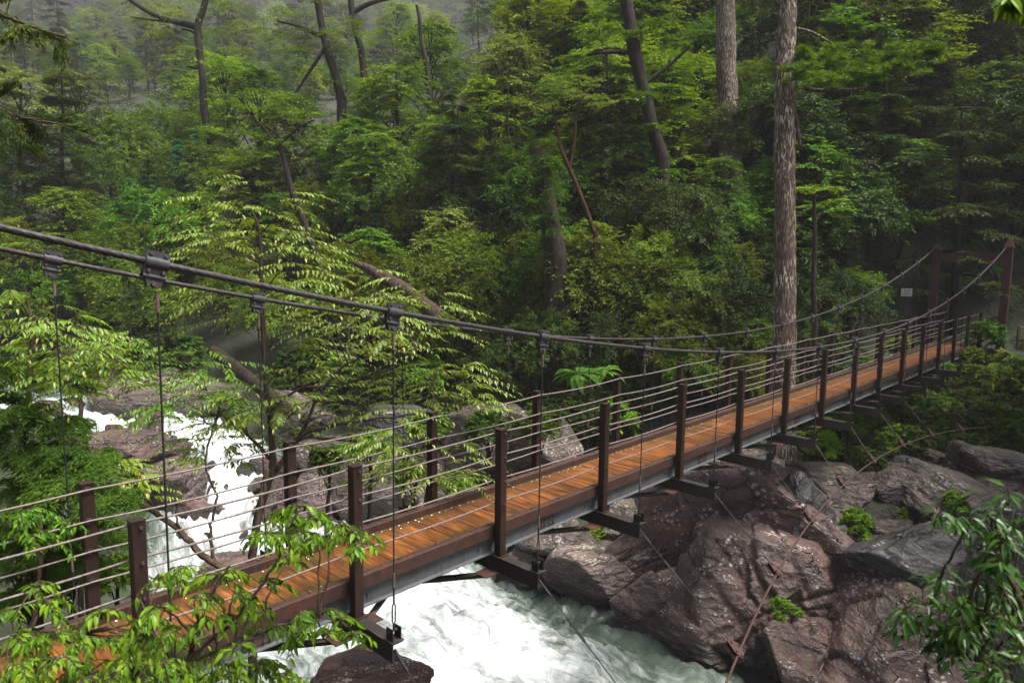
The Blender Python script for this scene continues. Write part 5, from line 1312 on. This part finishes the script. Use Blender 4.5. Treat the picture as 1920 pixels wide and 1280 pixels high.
near_plant('sapling', 'yellow green sapling leaning in from the left edge over the rapids', 'sapling', 'leaf_pinnate',
  [[(40, 900, 12), (50, 780, 11), (55, 690, 9), (60, 620, 7), (50, 560, 4)], [(55, 690, 7), (120, 640, 5), (180, 650, 4), (240, 690, 3)]],
  [(20, 560, 120), (70, 580, 120), (30, 610, 120), (110, 610, 120), (70, 640, 120), (150, 630, 110), (20, 660, 120), (110, 670, 120), (170, 680, 120), (220, 700, 110), (140, 700, 100), (60, 700, 110), (130, 730, 80)], 8.0, pinnate, 'twig', 23, jit=0.6)
near_plant('young_cedar', 'feathery bright green young conifer filling the left edge behind the rail', 'conifer', 'leaf_feather',
  [[(70, 1180, 14), (80, 1050, 12), (60, 900, 9), (40, 780, 6), (20, 690, 3)], [(80, 1040, 7), (140, 950, 5), (170, 850, 3)]],
  [(15, 690, 90), (20, 740, 110), (50, 770, 100), (20, 800, 130), (70, 830, 130), (120, 840, 110), (150, 870, 100), (40, 870, 140), (100, 890, 140), (150, 920, 110), (30, 930, 140), (90, 950, 140), (140, 980, 120), (40, 1000, 140), (100, 1020, 140), (160, 1040, 110), (40, 1070, 140), (110, 1090, 130), (20, 1120, 130), (190, 850, 80), (140, 790, 90), (220, 930, 80), (210, 1000, 90)],
  7.7, feather, 'bark_red', 24, jit=0.6)
near_plant('thin_tree', 'bare crooked dark stem slanting over the white chute', 'tree', 'leaf_pinnate',
  [[(430, 1075, 12), (380, 1040, 13), (330, 990, 11), (270, 945, 10), (215, 905, 7)], [(400, 1055, 7), (395, 990, 6), (405, 930, 5), (385, 870, 4), (400, 800, 3)], [(345, 1000, 5), (330, 960, 4), (350, 900, 3)], [(470, 1060, 13), (480, 1000, 13), (490, 940, 12), (500, 880, 10)]],
  [(230, 870, 70), (200, 890, 70), (260, 900, 70)], 8.3, pinnate, 'twig', 25, jit=0.3)
near_plant('bush', 'leafy bush with soft hanging leaves in front of the near end of the deck', 'bush', 'leaf_near',
  [[(330, 1420, 12), (345, 1280, 10), (370, 1180, 8), (400, 1110, 5), (430, 1060, 3)], [(350, 1270, 7), (290, 1180, 6), (260, 1120, 3)], [(360, 1230, 8), (450, 1150, 6), (520, 1050, 5), (560, 960, 4), (640, 980, 3), (690, 1020, 2)], [(360, 1240, 7), (470, 1190, 5), (580, 1160, 4), (650, 1170, 2)]],
  [(300, 1085, 60), (350, 1060, 60), (410, 1080, 70), (440, 1110, 60), (360, 1120, 70), (300, 1140, 70), (260, 1170, 70), (330, 1180, 70), (400, 1160, 70), (460, 1140, 60), (490, 1090, 60), (380, 1220, 80), (300, 1240, 80), (250, 1240, 80), (440, 1220, 70), (500, 1180, 60), (350, 1270, 80), (280, 1290, 80), (420, 1270, 80),
   (500, 1000, 60), (530, 960, 60), (560, 950, 60), (590, 975, 60), (625, 985, 60), (655, 1000, 60), (680, 1020, 50), (560, 1000, 50), (600, 1010, 50), (540, 1050, 50), (560, 1150, 50), (600, 1150, 60), (640, 1165, 60), (660, 1190, 50), (610, 1190, 60), (570, 1190, 50)],
  3.9, toothed, 'twig', 26, jit=0.35)
NEARLEAF = 0.070
near_plant('bush', 'low yellow green bush in the bottom left corner', 'bush', 'leaf_near',
  [[(120, 1460, 12), (120, 1330, 10), (130, 1240, 7), (150, 1180, 3)], [(120, 1320, 8), (50, 1230, 5), (20, 1150, 3)]],
  [(250, 1180, 80), (310, 1200, 80), (360, 1250, 80), (230, 1230, 80), (290, 1260, 80), (420, 1250, 70), (480, 1240, 60), (520, 1270, 60), (190, 1150, 60), (100, 1190, 80), (140, 1200, 80), (30, 1140, 70), (80, 1130, 70), (20, 1190, 80), (70, 1190, 80), (120, 1230, 80), (170, 1240, 80), (40, 1240, 80), (90, 1270, 80), (150, 1280, 80), (210, 1270, 80), (20, 1280, 80), (60, 1100, 60), (200, 1200, 60)], 4.4, toothed, 'twig', 27, jit=0.4)
near_plant('bush', 'pale leaved shrub behind the rail at the left edge', 'bush', 'leaf_near',
  [[(60, 1200, 10), (70, 1100, 8), (80, 1020, 6), (70, 960, 3)]], [(40, 960, 60), (80, 965, 60), (110, 980, 60), (60, 1000, 70), (20, 1010, 60), (100, 1020, 60)], 6.0, toothed, 'twig', 28, jit=0.3)
near_plant('overhanging_branch', 'dark glossy leaved branch reaching in from the bottom right corner', 'branch', 'leaf_gloss',
  [[(2010, 1330, 16), (1930, 1180, 13), (1890, 1060, 8), (1870, 980, 4)], [(1930, 1180, 8), (1840, 1150, 6), (1750, 1130, 4)], [(1960, 1240, 9), (1880, 1240, 6), (1800, 1230, 3)]],
  [(1810, 985, 50), (1770, 1140, 60), (1800, 1120, 60), (1700, 1150, 40), (1860, 1190, 70), (1910, 1180, 70), (1890, 1230, 70), (1840, 1250, 60), (1870, 1000, 60), (1900, 950, 50), (1905, 1110, 70), (1860, 1120, 70), (1760, 1170, 50), (1850, 965, 60), (1890, 985, 60), (1830, 990, 50), (1910, 1020, 60), (1870, 1030, 60), (1910, 1070, 60), (1880, 1090, 60), (1830, 1110, 60), (1780, 1110, 60), (1740, 1135, 60), (1790, 1150, 60), (1850, 1150, 60), (1900, 1140, 60), (1830, 1190, 60), (1880, 1200, 60), (1910, 1240, 70), (1860, 1250, 60), (1900, 1280, 70), (1800, 1190, 50), (1710, 1160, 40)],
  2.7, glossy, 'twig', 29, ground_=False, jit=0.2)
NEARLEAF = 0.115
NEARLEAF = 0.055
near_plant('overhanging_branch', 'few green leaves dipping in at the top right corner', 'branch', 'leaf_near',
  [[(2010, -60, 8), (1950, -30, 6), (1900, -6, 3)]], [(1893, -6, 26), (1912, 2, 24)], 2.2, toothed, 'twig', 30, ground_=False, jit=0.05)
def needle_spray(lf, b, rg, P, out, s):
    pad(lf, rg, P - out * 0.1, unit(np.array([out[0], out[1], -0.12]) + rg.normal(0, 0.3, 3)), s * 0.9, 16, 24, 0.06, 0.26, 1.0, 0.22, 0.12, 0.5, young=0.02)
def bough(label, stem, clusters, depth, seed):
    near_plant('hanging_bough', label, 'branch', 'leaf_dark', [stem], clusters, depth, needle_spray, 'twig', seed, ground_=False, jit=0.3)
FEATHER = 0.085
bough('dark conifer bough hanging in at the top left corner', [(-120, -20, 12), (-20, 20, 8), (60, 50, 5), (125, 70, 3)], [(10, 25, 90), (0, 60, 90), (50, 45, 90), (85, 60, 80), (115, 70, 60), (20, -5, 80)], 7.0, 31)
bough('dark conifer bough hanging at the left edge below the corner one', [(-120, 170, 12), (-20, 200, 8), (60, 225, 5), (140, 235, 3)], [(5, 205, 90), (0, 240, 90), (50, 220, 90), (90, 230, 80), (130, 236, 70), (20, 260, 70), (0, 10 + 170, 60)], 7.4, 32)
#PLANTS END

# ------------------------------------------------------------------ light, sky, air
SUN_EL, SUN_AZ = 66.0, -62.0         # azimuth measured from +x towards +y
sun_d = bpy.data.lights.new('sun', 'SUN'); sun_d.energy = 3.8; sun_d.angle = R(25); sun_d.color = (1.0, 0.97, 0.92)
sun = bpy.data.objects.new('sun', sun_d); col.objects.link(sun)
dv = Vector((math.cos(R(SUN_EL)) * math.cos(R(SUN_AZ)), math.cos(R(SUN_EL)) * math.sin(R(SUN_AZ)), math.sin(R(SUN_EL))))
sun.rotation_euler = dv.to_track_quat('Z', 'Y').to_euler()
wd = bpy.data.worlds.new('World'); sc.world = wd; wd.use_nodes = True
nt = wd.node_tree; bg = nt.nodes['Background']
sky = nt.nodes.new('ShaderNodeTexSky'); sky.sky_type = 'NISHITA'; sky.sun_disc = False
sky.sun_elevation = R(SUN_EL); sky.sun_rotation = R(90 - SUN_AZ); sky.air_density = 1.0; sky.dust_density = 5.0; sky.ozone_density = 1.0
hs = nt.nodes.new('ShaderNodeHueSaturation'); hs.inputs['Saturation'].default_value = 0.35
nt.links.new(sky.outputs[0], hs.inputs['Color']); nt.links.new(hs.outputs[0], bg.inputs[0]); bg.inputs[1].default_value = 0.085

def haze():
    b = MB(); x0, x1, y0, y1, z0, z1 = GX0 - 1, GX1 + 1, GY0 - 1, GY1 + 1, _ZZ.min() - 1.5, _ZZ.max() + 60
    b.box(((x0 + x1) / 2, (y0 + y1) / 2, (z0 + z1) / 2), (x1 - x0, y1 - y0, z1 - z0))
    m = bpy.data.materials.new('valley_mist'); m.use_nodes = True; n = m.node_tree; n.nodes.clear()
    out = n.nodes.new('ShaderNodeOutputMaterial'); v = n.nodes.new('ShaderNodeVolumePrincipled')
    v.inputs['Color'].default_value = (0.93, 0.94, 0.97, 1); v.inputs['Density'].default_value = HAZE; v.inputs['Anisotropy'].default_value = 0.0
    n.links.new(v.outputs[0], out.inputs['Volume'])
    tag(b.build('haze', m), 'thin pale mist filling the valley', None, None, 'stuff')
HAZE = 0.00033
haze()

vs = sc.view_settings; vs.view_transform = 'Standard'; vs.look = 'None'; vs.gamma = 1.0; vs.use_curve_mapping = False; vs.exposure = 1.65
cy_ = sc.cycles; cy_.max_bounces = 5; cy_.diffuse_bounces = 3; cy_.glossy_bounces = 2; cy_.transmission_bounces = 3; cy_.volume_bounces = 1; cy_.transparent_max_bounces = 4
cy_.use_denoising = True; cy_.caustics_reflective = False; cy_.caustics_refractive = False; cy_.sample_clamp_indirect = 4.0
